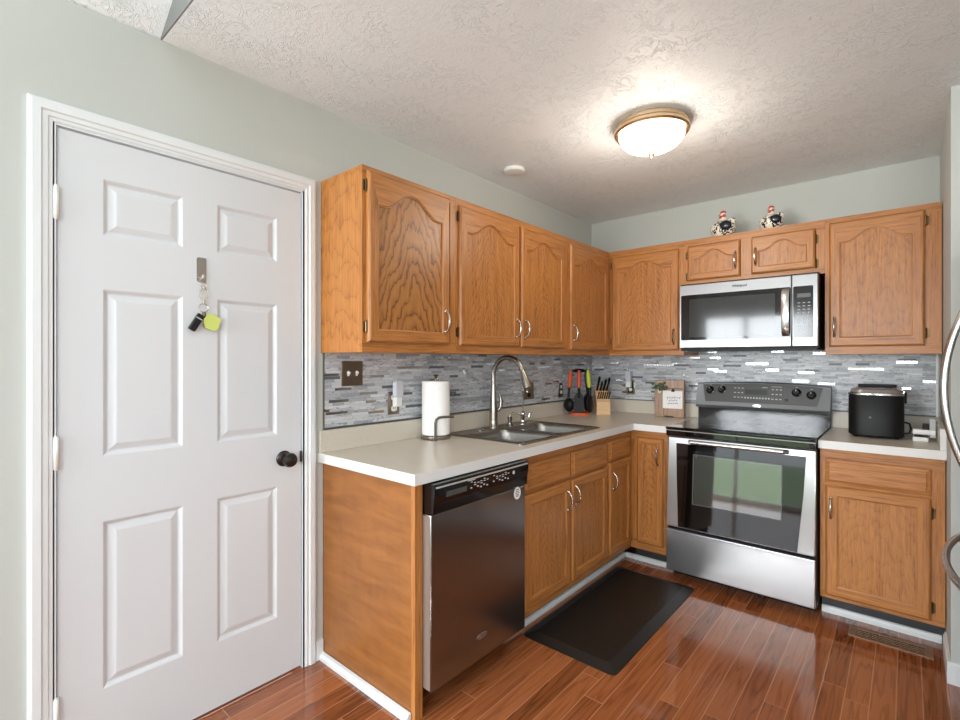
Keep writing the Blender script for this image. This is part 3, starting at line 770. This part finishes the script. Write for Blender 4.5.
for x in (.085,.16,.59,.668): legend((x-.006, 1.156 if x < .6 else 1.148, .012, .003))
b = MB(); 
b.loft([[onface(.300+.13*i, 1.103+.032*j, .0026) for i, j in ((0,0),(1,0),(1,1),(0,1))], [onface(.300+.13*i, 1.103+.032*j, .0034) for i, j in ((0,0),(1,0),(1,1),(0,1))]], 0, False)
b.build('display', M['charcoal'], cf)
b = MB().lathe([(.001,0), (.026,0), (.026,.002), (.001,.0025)], (0,0,0), 24, 0, '-y', 1, .28); b.build('badge', M['chrome'], hs, (.375,-.121,1.030), (R(0),0,0))
# oven door, leaning back a little (pivot at its lower edge)
TILT = R(-4.4)
od = empty('oven_door', None, None) if 0 else None
b = MB()
b.box(.003, RW-.003, 0, .035, 0, .535, bev=.004)
dr_ = b.build('oven_door', M['steel'], rg, (0,-.700,.328), (TILT,0,0))
gl = [(.052,.500), (.060,.30), (.074,.006), (RW-.080,.006), (RW-.056,.30), (RW-.046,.500)]
b = MB().prism(gl, -.003, .001, 'y'); gp = b.build('door_glass', M['blackglass'], dr_)
wx0, wx1, wz0, wz1 = 1.028-RX0, 1.477-RX0, .155, .440
b = MB().box(wx0, wx1, -.0045, -.0031, wz0, wz1); b.build('oven_window', M['ovenwin'], gp)
b = MB()
for x0, x1, z0, z1 in ((wx0-.004,wx1+.004,wz0-.004,wz0), (wx0-.004,wx1+.004,wz1,wz1+.004), (wx0-.004,wx0,wz0,wz1), (wx1,wx1+.004,wz0,wz1)): b.box(x0, x1, -.0044, -.0031, z0, z1)
b.build('window_border', M['darkgrey'], gp)
b = MB()
P = [(.13,-.002,.515), (.145,-.026,.515)]+[(.145+.47*i/10,-.034-.006*sin(pi*i/10),.515) for i in range(11)]+[(.615+.0,-.026,.515), (.63,-.002,.515)]
b.tube(P, .012, 12, 0, True, .9); b.build('door_handle', M['steel_shiny'], dr_)
b = MB().box(.003, RW-.003, -.698, -.660, .062, .308, bev=.004); b.box(.003, RW-.003, -.704, -.690, .298, .312, bev=.003)
b.build('storage_drawer', M['steel'], rg)

# ------------------------------------------------------------------ microwave
mw = empty('microwave', 'stainless over-the-range microwave with black door window', 'microwave', (.858,0,1.400))
MW, MH = .752, .412
MB().box(0, MW, -.385, -.002, 0, MH+.010).build('housing', M['black'], mw)
MB().box(.006, MW-.006, -.40, -.03, -.012, 0).build('underside_grille', M['black'], mw)
b = MB().box(0, .626, -.420, -.3855, .006, MH, bev=.004); md = b.build('door', M['steel_mw'], mw)
b = MB().box(.628, MW, -.420, -.3855, .006, MH, bev=.004); mc = b.build('control_column', M['steel_mw'], mw)
b = MB().prism(rrect(.012, .622, .056, .346, .008), -.4215, -.4195, 'y'); wd = b.build('door_glass', M['mwglass'], md)
b = MB().prism(rrect(.064, .545, .074, .318, .004), -.4222, -.4212, 'y'); b.build('window_mesh', M['mwwin'], wd)
b = MB().prism(rrect(.634, .730, .056, .346, .008), -.4215, -.4195, 'y'); kp = b.build('keypad', M['blackenamel'], mc)
b = MB()
for j, (n, hh) in enumerate(((3,.004),)*9):
    for i in range(3):
        if j == 7 and i == 1: continue
        zz = .250-j*.019
        b.box(.656+i*.024, .668+i*.024 if j < 3 else .662+i*.024, -.4222, -.4213, zz, zz+(.004 if j not in (3,4,5,6) else .006))
b.build('key_legends', M['print_grey'], kp)
b = MB().box(.654, .718, -.4222, -.4213, .282, .304); b.build('clock_display', M['darkgrey'], kp)
# bowed flat handle
b = MB(); rings = []
for i in range(15):
    u = i/14; z = .066+.272*u; y = -.4215-.034*(1-(2*u-1)**2)**.5 if 0 < u < 1 else -.4215
    rings.append([(.580,y,z), (.592,y-.005,z), (.606,y-.005,z), (.618,y,z), (.606,y+.006,z), (.592,y+.006,z)])
b.loft(rings, 0, True); b.build('handle', M['steel_shiny'], md)
def text(body, size, parent, loc, rot, mat, name, ext=.0005):
    cu = bpy.data.curves.new(name, 'FONT'); cu.body = body; cu.size = size; cu.extrude = ext; cu.offset = .0005; cu.align_x = 'CENTER'; cu.align_y = 'CENTER'
    cu.materials.append(mat)
    tmp = bpy.data.objects.new(name, cu); C.objects.link(tmp)
    dg = bpy.context.evaluated_depsgraph_get(); me = bpy.data.meshes.new_from_object(tmp.evaluated_get(dg))
    bpy.data.objects.remove(tmp)
    o = bpy.data.objects.new(name, me); C.objects.link(o); o.parent = parent; o.location = loc; o.rotation_euler = rot
    if not me.materials: me.materials.append(mat)
    return o
text('Whirlpool', .0195, md, (.356,-.4206,.380), (P2,0,0), M['ink'], 'logo_lettering')

# ------------------------------------------------------------------ refrigerator beyond the short wall
fr = empty('refrigerator', 'stainless steel refrigerator at the right edge with long curved bar handles', 'refrigerator', (2.15,-1.42,0))
MB().box(.06, .74, -.44, .44, .02, 1.76).build('cabinet', M['darkgrey'], fr)
b = MB()
for x in (.12, .68):
    for y in (-.38, .38): b.box(x-.03, x+.03, y-.03, y+.03, 0, .02)
b.build('feet', M['black'], fr)
def fdoor(y0, y1, z0, z1, nm): return MB().box(0, .058, y0, y1, z0, z1, bev=.008).build(nm, M['steel'], fr)
d1 = fdoor(-.44, -.002, .76, 1.76, 'door'); d2 = fdoor(.002, .44, .76, 1.76, 'door'); d3 = fdoor(-.44, .44, .06, .755, 'freezer_drawer')
def bow(parent, mid, half, axis, bulge=.065, r=.012):
    P = []
    for i in range(25):
        u = i/24*2-1; x = -.004-bulge*(1-u*u)
        P.append((x, mid[0], mid[1]+u*half) if axis == 'z' else (x, mid[0]+u*half, mid[1]))
    b = MB().tube(P, r, 14)
    return b.build('handle', M['steel_shiny'], parent)
bow(d2, (.03,1.235), .31, 'z', .071, .0105); bow(d1, (-.03,1.235), .31, 'z', .071, .0105); bow(d3, (0,.655), .38, 'y', .066, .0115)

# ------------------------------------------------------------------ floor mat and register
mt = MB(); x0, x1, y0, y1 = .575, 1.055, -1.772, -.725
mt.loft([[(x,y,.0005) for x,y in rrect(x0,x1,y0,y1,.03)], [(x,y,.004) for x,y in rrect(x0,x1,y0,y1,.03)], [(x,y,.019) for x,y in rrect(x0+.05,x1-.05,y0+.05,y1-.05,.02)]], 0, False)
tag(mt.build('floor_mat', M['mat_rubber'], sharp=5), 'black rubber anti-fatigue mat on the wood floor before the sink', 'mat')
rv = MB(); vx0, vx1, vy0, vy1 = 1.765, 2.072, -.737, -.625
vent = empty('floor_register', 'brown metal floor register set in the floor before the right cabinet', 'vent', (0,0,0))
b = MB()
for a in ((vx0,vx1,vy0,vy0+.02), (vx0,vx1,vy1-.02,vy1), (vx0,vx0+.025,vy0+.02,vy1-.02), (vx1-.025,vx1,vy0+.02,vy1-.02)): b.box(*a, .0005, .005, bev=.001, seg=1)
b.build('frame', M['brown'] if 'brown' in M else M['bronze'], vent)
MB().box(vx0+.025, vx1-.025, vy0+.02, vy1-.02, .0003, .001).build('dark_opening', M['black'], vent)
b = MB()
nx = 9
for i in range(nx+1):
    x = vx0+.027+(vx1-vx0-.054)*i/nx; b.box(x-.002, x+.002, vy0+.02, vy1-.02, .001, .004)
for j in range(1, 4):
    y = vy0+.02+(vy1-vy0-.04)*j/4; b.box(vx0+.025, vx1-.025, y-.002, y+.002, .001, .004)
b.build('grille', M['brown'], vent)

# ------------------------------------------------------------------ ceiling fittings
lx, ly = 1.064, -1.40
cl = empty('ceiling_light', 'flush ceiling light with brass ring and glowing frosted glass bowl', 'ceiling light', (lx,ly,CZ))
MB().lathe([(.001,-.0005), (.150,-.0005), (.165,-.012), (.165,-.026), (.171,-.034), (.171,-.046), (.164,-.054), (.150,-.052), (.001,-.050)], n=48).build('brass_ring', M['brass'], cl)
MB().lathe([(.148,-.051), (.150,-.062), (.140,-.085), (.118,-.108), (.085,-.124), (.045,-.134), (.001,-.137)], n=48).build('glass_bowl', M['glow'], cl)
MB().lathe([(.001,-.134), (.020,-.136), (.021,-.143), (.013,-.148), (.012,-.156), (.007,-.163), (.001,-.166)], n=20).build('finial', M['brass'], cl)
pl = bpy.data.lights.new('bulb_light', 'POINT'); pl.energy = 9; pl.color = (1, .90, .78); pl.shadow_soft_size = .14
po = bpy.data.objects.new('bulb_light', pl); C.objects.link(po); po.location = (lx, ly, CZ-.30)
sd = MB().lathe([(.001,-.0005), (.062,-.0005), (.062,-.010), (.056,-.018), (.040,-.022), (.001,-.023)], n=32).build('smoke_detector', M['white_plastic'], loc=(.228,-1.37,CZ))
tag(sd, 'small round white disc on the ceiling above the wall cabinets', 'smoke detector')

# ------------------------------------------------------------------ wall plates and night lights
def plate(name, label, cat, loc, rz, w, h, mat, group=None):
    r = empty(name, label, cat, loc, rz, group)
    MB().box(-w/2, w/2, -.006, 0, -h/2, h/2, bev=.0025).build('cover_plate', mat, r)
    return r
M['lidgrey'] = plain('smoky_grey_lid', (128,122,116), .15)
M['mirrorplate'] = plain('dark_nickel_plate', (150,134,118), .36, 1)
sw = plate('light_switch', 'dark metal double toggle switch plate on the mosaic near the white door', 'switch', (.0065,-2.345,1.267), P2, .116, .116, M['mirrorplate'])
for x in (-.023, .023):
    tg = MB().box(-.005+x, .005+x, -.008, -.005, -.012, .012); tg.box(-.004+x, .004+x, -.018, -.007, -.002, .008, bev=.001)
    tg.build('toggle', M['white_plastic'], sw)
def sockets(r, mat):
    for z in (-.028, .028):
        s = MB().prism(rrect(-.017, .017, -.014+z, .014+z, .010), -.0085, -.0055, 'y').build('socket', mat, r)
        q = MB()
        for x in (-.006, .006): q.box(x-.0012, x+.0012, -.0092, -.0083, z-.002, z+.007)
        q.build('slots', M['ink'], s)
o1 = plate('wall_outlet', 'metal outlet plate with a night light between switch and paper towels', 'outlet', (.0065,-2.098,1.112), P2, .072, .116, M['mirrorplate'])
sockets(o1, M['white_plastic'])
def nightlight(label, loc, rz, mat):
    r = empty('night_light', label, 'night light', loc, rz)
    MB().box(-.019, .019, -.034, -.0005, -.035, .012, bev=.004).build('housing', M['white_plastic'], r)
    b = MB(); b.prism(rrect(-.022, .022, .010, .095, .018), -.038, -.008, 'y', smooth=True); b.build('shade', mat, r)
    return r
nightlight('frosted night light plugged into the outlet left of the paper towels', (.0065+.0095,-2.093,1.13), P2, M['frost'])
o3 = plate('wall_outlet', 'metal outlet plate on the mosaic directly behind the filter tap', 'outlet', (.0065,-.915,1.115), P2, .116, .116, M['mirrorplate'])
sockets(o3, M['black'])
o2 = plate('wall_outlet', 'metal outlet plate with black and white sockets near the utensil stand', 'outlet', (.0065,-.50,1.107), P2, .072, .116, M['nickel'])
MB().prism(rrect(-.019,.019,-.046,.046,.004), -.0075, -.0055, 'y').build('insert', M['ink'], o2)
for z in (-.02,.02): MB().prism(rrect(-.013,.013,z-.013,z+.013,.010), -.0095, -.0074, 'y').build('socket', M['white_plastic'], o2)
o4 = plate('wall_outlet', 'metal outlet plate with a night light left of the wooden sign', 'outlet', (.345,-.0065,1.117), 0, .072, .116, M['nickel'])
MB().prism(rrect(-.022,.022,-.046,.046,.004), -.0075, -.0055, 'y').build('insert', M['ink'], o4)
MB().prism(rrect(-.013,.013,-.033,-.007,.010), -.0095, -.0074, 'y').build('socket', M['white_plastic'], o4)
nl = nightlight('clear domed night light on the back wall outlet left of the sign', (.338,-.0142,1.150), 0, M['frost'])

# ------------------------------------------------------------------ paper towels
hx, hy = .105, -1.893
ph = empty('paper_towel_holder', 'brushed nickel paper towel stand with bent side arm on the counter', 'paper towel holder', (hx,hy,ZC))
MB().lathe([(.001,0), (.078,0), (.080,.004), (.080,.018), (.076,.022), (.001,.022)], n=40).build('base', M['nickel_dark'], ph)
MB().tube([(0,0,.02), (0,0,.318)], .006, 12).build('rod', M['nickel_dark'], ph)
MB().lathe([(.001,.308), (.010,.309), (.006,.316), (.008,.324), (.015,.330), (.013,.335), (.001,.337)], n=20).build('finial', M['nickel_dark'], ph)
d_ = Vector((.70,-.714,0)); rt = Vector((.714,.70,0)); p0 = d_*.088
P = [p0+Vector((0,0,.0)), p0+Vector((0,0,.09)), p0+Vector((0,0,.108))+rt*.005, p0+Vector((0,0,.118))+rt*.018, p0+Vector((0,0,.121))+rt*.04, p0*1.0+Vector((0,0,.122))+rt*.095]
b = MB().tube(P, .0065, 12); b.build('side_arm', M['darksteel'], ph)
b = MB(); n = 40
b.loft([[(r*cos(2*pi*k/n), r*sin(2*pi*k/n), z) for k in range(n)] for r, z in ((.020,.0225), (.070,.0225), (.073,.026), (.073,.298), (.070,.302), (.020,.302), (.020,.0225))], 0, True, False, False)
tag(b.build('paper_towel_roll', M['paper'], loc=(hx,hy,ZC)), 'full white paper towel roll on the nickel stand left of the sink', 'paper towels')

# ------------------------------------------------------------------ utensil carousel in the corner
ux, uy = .118, -.408
uc = empty('utensil_stand', 'black utensil carousel with an orange base in the counter corner', 'utensil holder', (ux,uy,ZC))
MB().lathe([(.001,0), (.074,0), (.076,.006), (.074,.016), (.060,.020), (.001,.021)], n=32).build('base', M['orange'], uc)
b = MB().tube([(0,0,.02), (0,0,.335)], .007, 10); b.lathe([(.001,.318), (.040,.318), (.050,.324), (.050,.334), (.030,.344), (.001,.346)], (0,0,0), 24)
for a in range(6): b.tube([(.045*cos(a*pi/3+.3),.045*sin(a*pi/3+.3),.33), (.062*cos(a*pi/3+.3),.062*sin(a*pi/3+.3),.326), (.064*cos(a*pi/3+.3),.064*sin(a*pi/3+.3),.335)], .004, 8)
b.build('post', M['black'], uc)
view = math.atan2(-3.70-uy, 1.98-ux)       # towards the camera side of the counter
def utensil(name, label, ang, grip, kind):
    r = empty(name, label, 'kitchen utensil', (ux,uy,ZC), ang, 'cooking utensils on the carousel')
    x = .072
    MB().tube([(x,0,.335), (x+.002,0,.30), (x+.006,0,.25), (x+.012,0,.205)], [.009,.015,.016,.011], 10).build('grip', M[grip], r)
    MB().tube([(x+.012,0,.207), (x+.016,0,.165), (x+.018,0,.13)], [.011,.009,.009], 8).build('shaft', M['black'], r)
    b = MB(); c_ = (x+.016,0,.085)
    if kind == 'turner': b.loft([[(c_[0]-.003,-w_,z), (c_[0]+.003,-w_,z), (c_[0]+.003,w_,z), (c_[0]-.003,w_,z)] for w_, z in ((.014,.17), (.034,.14), (.040,.05), (.037,.026))], 0, False)
    elif kind == 'ladle': b.ell((c_[0]-.002,0,.075), (.038,.050,.052))
    else: b.ell((c_[0],0,.085), (.013,.044,.066))
    b.build('head', M['black'], r)
for off, nm, lab, g, kd in ((-1.12,'ladle','black ladle with orange grip hanging leftmost on the utensil carousel','orange','ladle'),
                            (-.05,'turner','black turner with red-orange grip hanging at the middle of the carousel','redorange','turner'),
                            (1.02,'serving_spoon','black serving spoon with lime green grip hanging on the carousel','lime','spoon'),
                            (2.4,'slotted_spoon','black spoon with dark purple grip at the back of the carousel','purple','spoon')):
    utensil(nm, lab, view+off, g, kd)

# ------------------------------------------------------------------ knife block
kx, ky = .228, -.262
KR = R(38)
kb = empty('knife_block', 'pale wooden knife block full of black-handled knives in the corner', 'knife block', (kx,ky,ZC), KR)
prof = [(-.060,0), (.065,0), (.065,.19), (.040,.205), (-.060,.095)]      # (y, z): front is low
b = MB().prism(prof, -.05, .05, 'x'); b.build('block', M['blockwood'], kb)
MB().box(-.049, .049, -.062, -.060, .004, .088).build('front_face', M['blockwood'], kb)
nrm = Vector((0,-.11,.10)).normalized(); sl = Vector((0,.10,.11)).normalized()
def knife(i, label, x, t, L, r, grp):
    p = Vector((x,-.060,.095))+sl*t
    o = empty('kitchen_knife', label, 'knife', (0,0,0), 0, grp)
    Mw = Matrix.Translation((kx,ky,ZC)) @ Matrix.Rotation(KR, 4, 'Z')
    o.location = Mw @ (p+nrm*.0012); o.rotation_euler = (0,0,KR)
    MB().tube([nrm*0, nrm*.008], r*.9, 8).build('bolster', M['chrome'], o)
    MB().tube([nrm*.008, nrm*(L*.3), nrm*(L*.6)-sl*.003, nrm*(L*.9)-sl*.002, nrm*L], [r*.9,r*1.05,r*.95,r*1.15,r*.7], 10, 0, True, .6).build('grip', M['black'], o)
ordn = ['first', 'second', 'third', 'fourth', 'fifth', 'sixth']
for i in range(6): knife(i, 'small steak knife, %s from the left in the low row of the knife block' % ordn[i], -.040+i*.016, .030, .085, .0070, 'steak knives in the block')
for i, (x, L) in enumerate(((-.036,.16), (-.010,.10), (.014,.125), (.038,.145))): knife(i, 'large black-handled knife, %s from the left in the top row of the block' % ordn[i], x, .112, L, .0130, 'large knives in the block')

# ------------------------------------------------------------------ rustic sign
sx, sy = .690, -.125
sg = empty('wooden_sign', 'rustic brown board sign with clipped white card left of the range', 'sign', (sx,sy,ZC), R(8))
SW_, SH_ = .200, .268
b = MB().box(-SW_/2, -SW_/2+.062, -.020, .020, 0, SH_-.004, bev=.002, seg=1); b.box(-SW_/2+.063, SW_/2, -.020, .020, 0, .205, bev=.002, seg=1); b.box(-SW_/2+.063, SW_/2, -.020, .020, .206, SH_, bev=.002, seg=1)
b.build('boards', M['greywood'], sg)
MB().box(-.032, .030, -.0225, -.020, .001, .010).build('foot_slot', M['ink'], sg)
cd = MB().box(-.044, .090, -.0225, -.0205, .064, .190).build('card', M['card'], sg)
b = MB(); random.seed(3)
def scrib(x0, x1, z, amp, n):
    pts = []
    for i in range(n*6+1):
        u = i/(n*6); ph = u*n*2*pi
        pts.append((x0+(x1-x0)*u+.004*sin(ph), -.0229, z+amp*sin(ph+.8)*(.6+.4*sin(ph*.37))+.004*u))
    b.tube(pts, .0011, 5)
scrib(-.020, .078, .138, .011, 6); scrib(-.004, .056, .118, .008, 4); scrib(-.010, .060, .098, .003, 9)
b.build('handwriting', M['ink'], cd)
b = MB().box(.016, .038, -.030, -.0205, .184, .192, bev=.001); b.tube([(.027,-.026,.190), (.027,-.028,.203)], [.008,.006], 10); b.build('clip', M['black'], sg)
b = MB(); random.seed(5)
for i in range(26):
    a = random.uniform(0, 2*pi); l = random.uniform(.024,.044); cx = random.uniform(-.095,-.03); cz = .222+random.uniform(-.018,.016); cy = -.026-random.uniform(0,.022)
    dx, dz = cos(a)*l, sin(a)*l*.6; px, pz = -dz*.35, dx*.35
    b.add([(cx,cy,cz), (cx+dx*.5+px,cy-.006,cz+dz*.5+pz), (cx+dx,cy-.002,cz+dz), (cx+dx*.5-px,cy-.004,cz+dz*.5-pz), (cx+dx*.5,cy+.004,cz+dz*.5)], [(0,1,4),(1,2,4),(2,3,4),(3,0,4),(0,3,1),(1,3,2)])
b.tube([(-.05,-.021,.222), (-.075,-.030,.226), (-.105,-.034,.218), (-.125,-.030,.205)], .002, 6)
b.build('greenery_sprig', M['leaf'], sg)
b = MB()
for k in range(5): b.ell((-.066+.008*cos(k*1.257),-.026,.183+.008*sin(k*1.257)), (.006,.004,.006), n=8, m=6)
b.build('blossom', M['cream'], sg)

# ------------------------------------------------------------------ ice maker and small device
im = empty('ice_maker', 'black countertop ice maker with grey see-through lid on the right counter', 'ice maker', (1.855,-.235,ZC))
w2, d2_ = .116, .150
def rr2(P):   # extra points along the front edge so that it can bow outwards
    Q = []
    for a, c_ in zip(P, P[1:]+P[:1]):
        Q.append(a)
        if a[1] < 0 and c_[1] < 0 and abs(a[0]-c_[0]) > .05: Q += [(a[0]+(c_[0]-a[0])*k/10, a[1]) for k in range(1, 10)]
    return Q
def bul(x, y): return y-.022*max(0, 1-(x/w2)**2) if y < -.06 else y
b = MB(); rings = []
for d, z in ((.006,.010), (0,.016), (0,.222), (.002,.225)): rings.append([(x,bul(x,y),z) for x,y in rr2(rrect(-w2+d, w2-d, -d2_+d, d2_-d, .045, 8))])
b.loft(rings, 0, True); bo = b.build('body', M['charcoal_metal'] if 'charcoal_metal' in M else M['black'], im)
b = MB()
for x in (-.085, .085):
    for y in (-.11, .11): b.lathe([(.010,0), (.010,.012)], (x,y,0), 12)
b.build('feet', M['black'], im)
b = MB(); b.loft([[(x,bul(x,y),z) for x,y in rr2(rrect(-w2-.002+d, w2+.002-d, -d2_-.002+d, d2_+.002-d, .046, 8))] for d, z in ((.002,.2255), (0,.228), (0,.235), (.003,.238))], 0, True); lid = b.build('chrome_band', M['chrome'], im)
b = MB(); b.loft([[(x,bul(x,y),z) for x,y in rr2(rrect(-w2+d, w2-d, -d2_+d, d2_-d+e2, .042, 8))] for d, z, e2 in ((.004,.2385,0), (.010,.254,0), (.030,.263,0))], 0, True); l2 = b.build('lid', M['lidgrey'], im)
MB().prism(rrect(-.070, .070, -.105, .02, .03), .2632, .2650, 'z').build('lid_window', M['blackglass'], l2)
MB().box(-.085, .085, .050, .115, .2635, .276, bev=.004).build('lid_hinge_cover', M['black'], l2)
MB().box(w2+.0005, w2+.010, -.02, .05, .180, .240, bev=.003).build('side_clip', M['black'], im)
b = MB().tube([(w2-.002,-.06,.085), (w2+.020,-.06,.080), (w2+.026,-.06,.055), (w2+.020,-.06,.030), (w2-.002,-.06,.026)], .005, 10); b.build('drain_loop', M['black'], im)
b = MB().lathe([(.001,0),(.006,0),(.006,.001),(.001,.001)], (-.02,-d2_-.0220,.11), 12, 0, '-y'); b.build('emblem', M['darkgrey'], bo)
dv = empty('charger_dock', 'small white and grey plastic device with black cord right of the ice maker', 'device', (2.045,-.33,ZC))
MB().box(-.042, .018, -.040, .040, 0, .022, bev=.004).build('base', M['white_plastic'], dv)
MB().box(-.042, .046, -.030, .040, .034, .060, bev=.005).build('upper_body', M['white_plastic'], dv)
MB().box(-.036, .014, -.034, .034, .022, .034).build('dark_gap', M['black'], dv)
MB().box(.022, .047, -.028, .030, .020, .118, bev=.005).build('upright', M['grey_plastic'], dv)
MB().box(-.004, .0215, -.020, .020, .060, .088, bev=.003).build('socket_plug', M['black'], dv)
MB().tube([(-.030,.038,.012), (-.040,.055,.008), (-.038,.080,.010), (-.02,.095,.030), (-.00,.09,.04), (.012,.035,.07)], .003, 8).build('cord', M['black'], dv)

# ------------------------------------------------------------------ ceramic hens on the cabinet
def make_hen(label, loc, s, rz):
    r = empty('ceramic_hen', label, 'figurine', loc, rz, 'ceramic hens over the microwave')
    b = MB().lathe([(.001,0), (.050,0), (.072,.022), (.084,.055), (.078,.085), (.055,.108), (.028,.120), (.001,.122)], n=28)
    b.xf(Matrix.Diagonal((s,s*.85,s,1))); b.build('body', M['hen'], r)
    b = MB().ell((.030*s,-.060*s,.070*s), (.040*s,.020*s,.034*s)); b.build('wing', M['navy'], r)
    b = MB().lathe([(.001,.112), (.030,.112), (.024,.130), (.019,.145), (.022,.155), (.017,.170), (.001,.176)], n=20); b.xf(Matrix.Diagonal((s,s,s,1))); hd = b.build('head', M['cream'], r)
    b = MB()
    for k in range(4): b.ell(((-.012+.008*k)*s,0,(.176+.005*sin(k*1.1))*s), (.007*s,.006*s,.012*s), n=10, m=8)
    b.ell((-.010*s,-.018*s,.142*s), (.012*s,.007*s,.012*s), n=10, m=8); b.ell((.010*s,-.018*s,.150*s), (.012*s,.008*s,.010*s), n=10, m=8)
    b.build('comb', M['comb'], hd)
    MB().tube([(-.014*s,-.012*s,.160*s), (-.030*s,-.020*s,.157*s)], [.006*s,.001], 8).build('beak', M['brass'], hd)
    MB().ell((-.008*s,-.017*s,.165*s), (.003*s,.003*s,.003*s), n=8, m=6).build('eye', M['ink'], hd)
    MB().ell((.055*s,0,.105*s), (.030*s,.016*s,.026*s)).build('tail', M['hen'], r)
make_hen('round black-and-cream ceramic hen with red comb, left one over the microwave', (1.075,-.235,UT), .92, 0)
make_hen('smaller ceramic hen with red comb, right one on the cabinet over the microwave', (1.350,-.235,UT), .80, R(8))

# ------------------------------------------------------------------ key hook and keys on the door
hk = empty('adhesive_hook', 'small brushed metal hook stuck on the white door', 'hook', (.0006,-2.998,1.655), P2)
MB().prism(rrect(-.016, .016, -.035, .055, .006), -.004, 0, 'y').build('back_plate', M['nickel'], hk)
MB().tube([(0,-.004,-.018), (0,-.014,-.026), (0,-.020,-.022), (0,-.020,-.010)], .0035, 8).build('hook_arm', M['chrome'], hk)
ks = empty('key_ring', 'metal snap clip with keys, black fob and lime tag hanging from the hook', 'keys', (0,-2.994,1.6265), P2)
b = MB(); b.tube([(.010*sin(2*pi*i/16),-.0132,-.010+.010*cos(2*pi*i/16)-.008) for i in range(17)], .0018, 6)
b.tube([(-.007,-.013,-.032), (-.013,-.013,-.045), (-.012,-.013,-.060), (-.003,-.013,-.075), (.003,-.013,-.075), (.012,-.013,-.060), (.013,-.013,-.045), (.007,-.013,-.032), (-.007,-.013,-.032)], .0024, 8)
b.tube([(0,-.013,-.026), (0,-.013,-.034)], .005, 8); b.tube([(0,-.013,-.074), (0,-.013,-.088)], .005, 8)
b.build('snap_clip', M['nickel'], ks)
MB().tube([(.016*sin(2*pi*i/20),-.013+.002*cos(2*pi*i/20),-.103+.016*cos(2*pi*i/20)) for i in range(21)], .0018, 6).build('split_ring', M['nickel'], ks)
Mf = Matrix.Translation((-.026,-.015,-.158)) @ Matrix.Rotation(R(30), 4, 'Y')
MB().box(-.013, .013, -.008, .008, -.034, .034, bev=.004).xf(Mf).build('black_fob', M['blackgloss'], ks)
b = MB().box(-.0115, .0115, -.0092, -.0078, .014, .018).xf(Mf); b.box(-.0,.0005,-.0005,.0,-.1205,-.12); b.build('fob_band', M['grey_plastic'], ks)
tg = MB(); n = 18
tg.loft([[(.028+(.029+.003*sin(5*a))*cos(a),y,-.155+(.031+.003*sin(4*a))*sin(a)) for a in [2*pi*k/n for k in range(n)]] for y in (-.018,-.010)], 0, False); tg.build('lime_tag', M['limetag'], ks)
b = MB().tube([(.002,-.010,-.120), (.004,-.010,-.150), (.005,-.010,-.175)], [.006,.004,.004], 6); b.build('key', M['bronze'], ks)
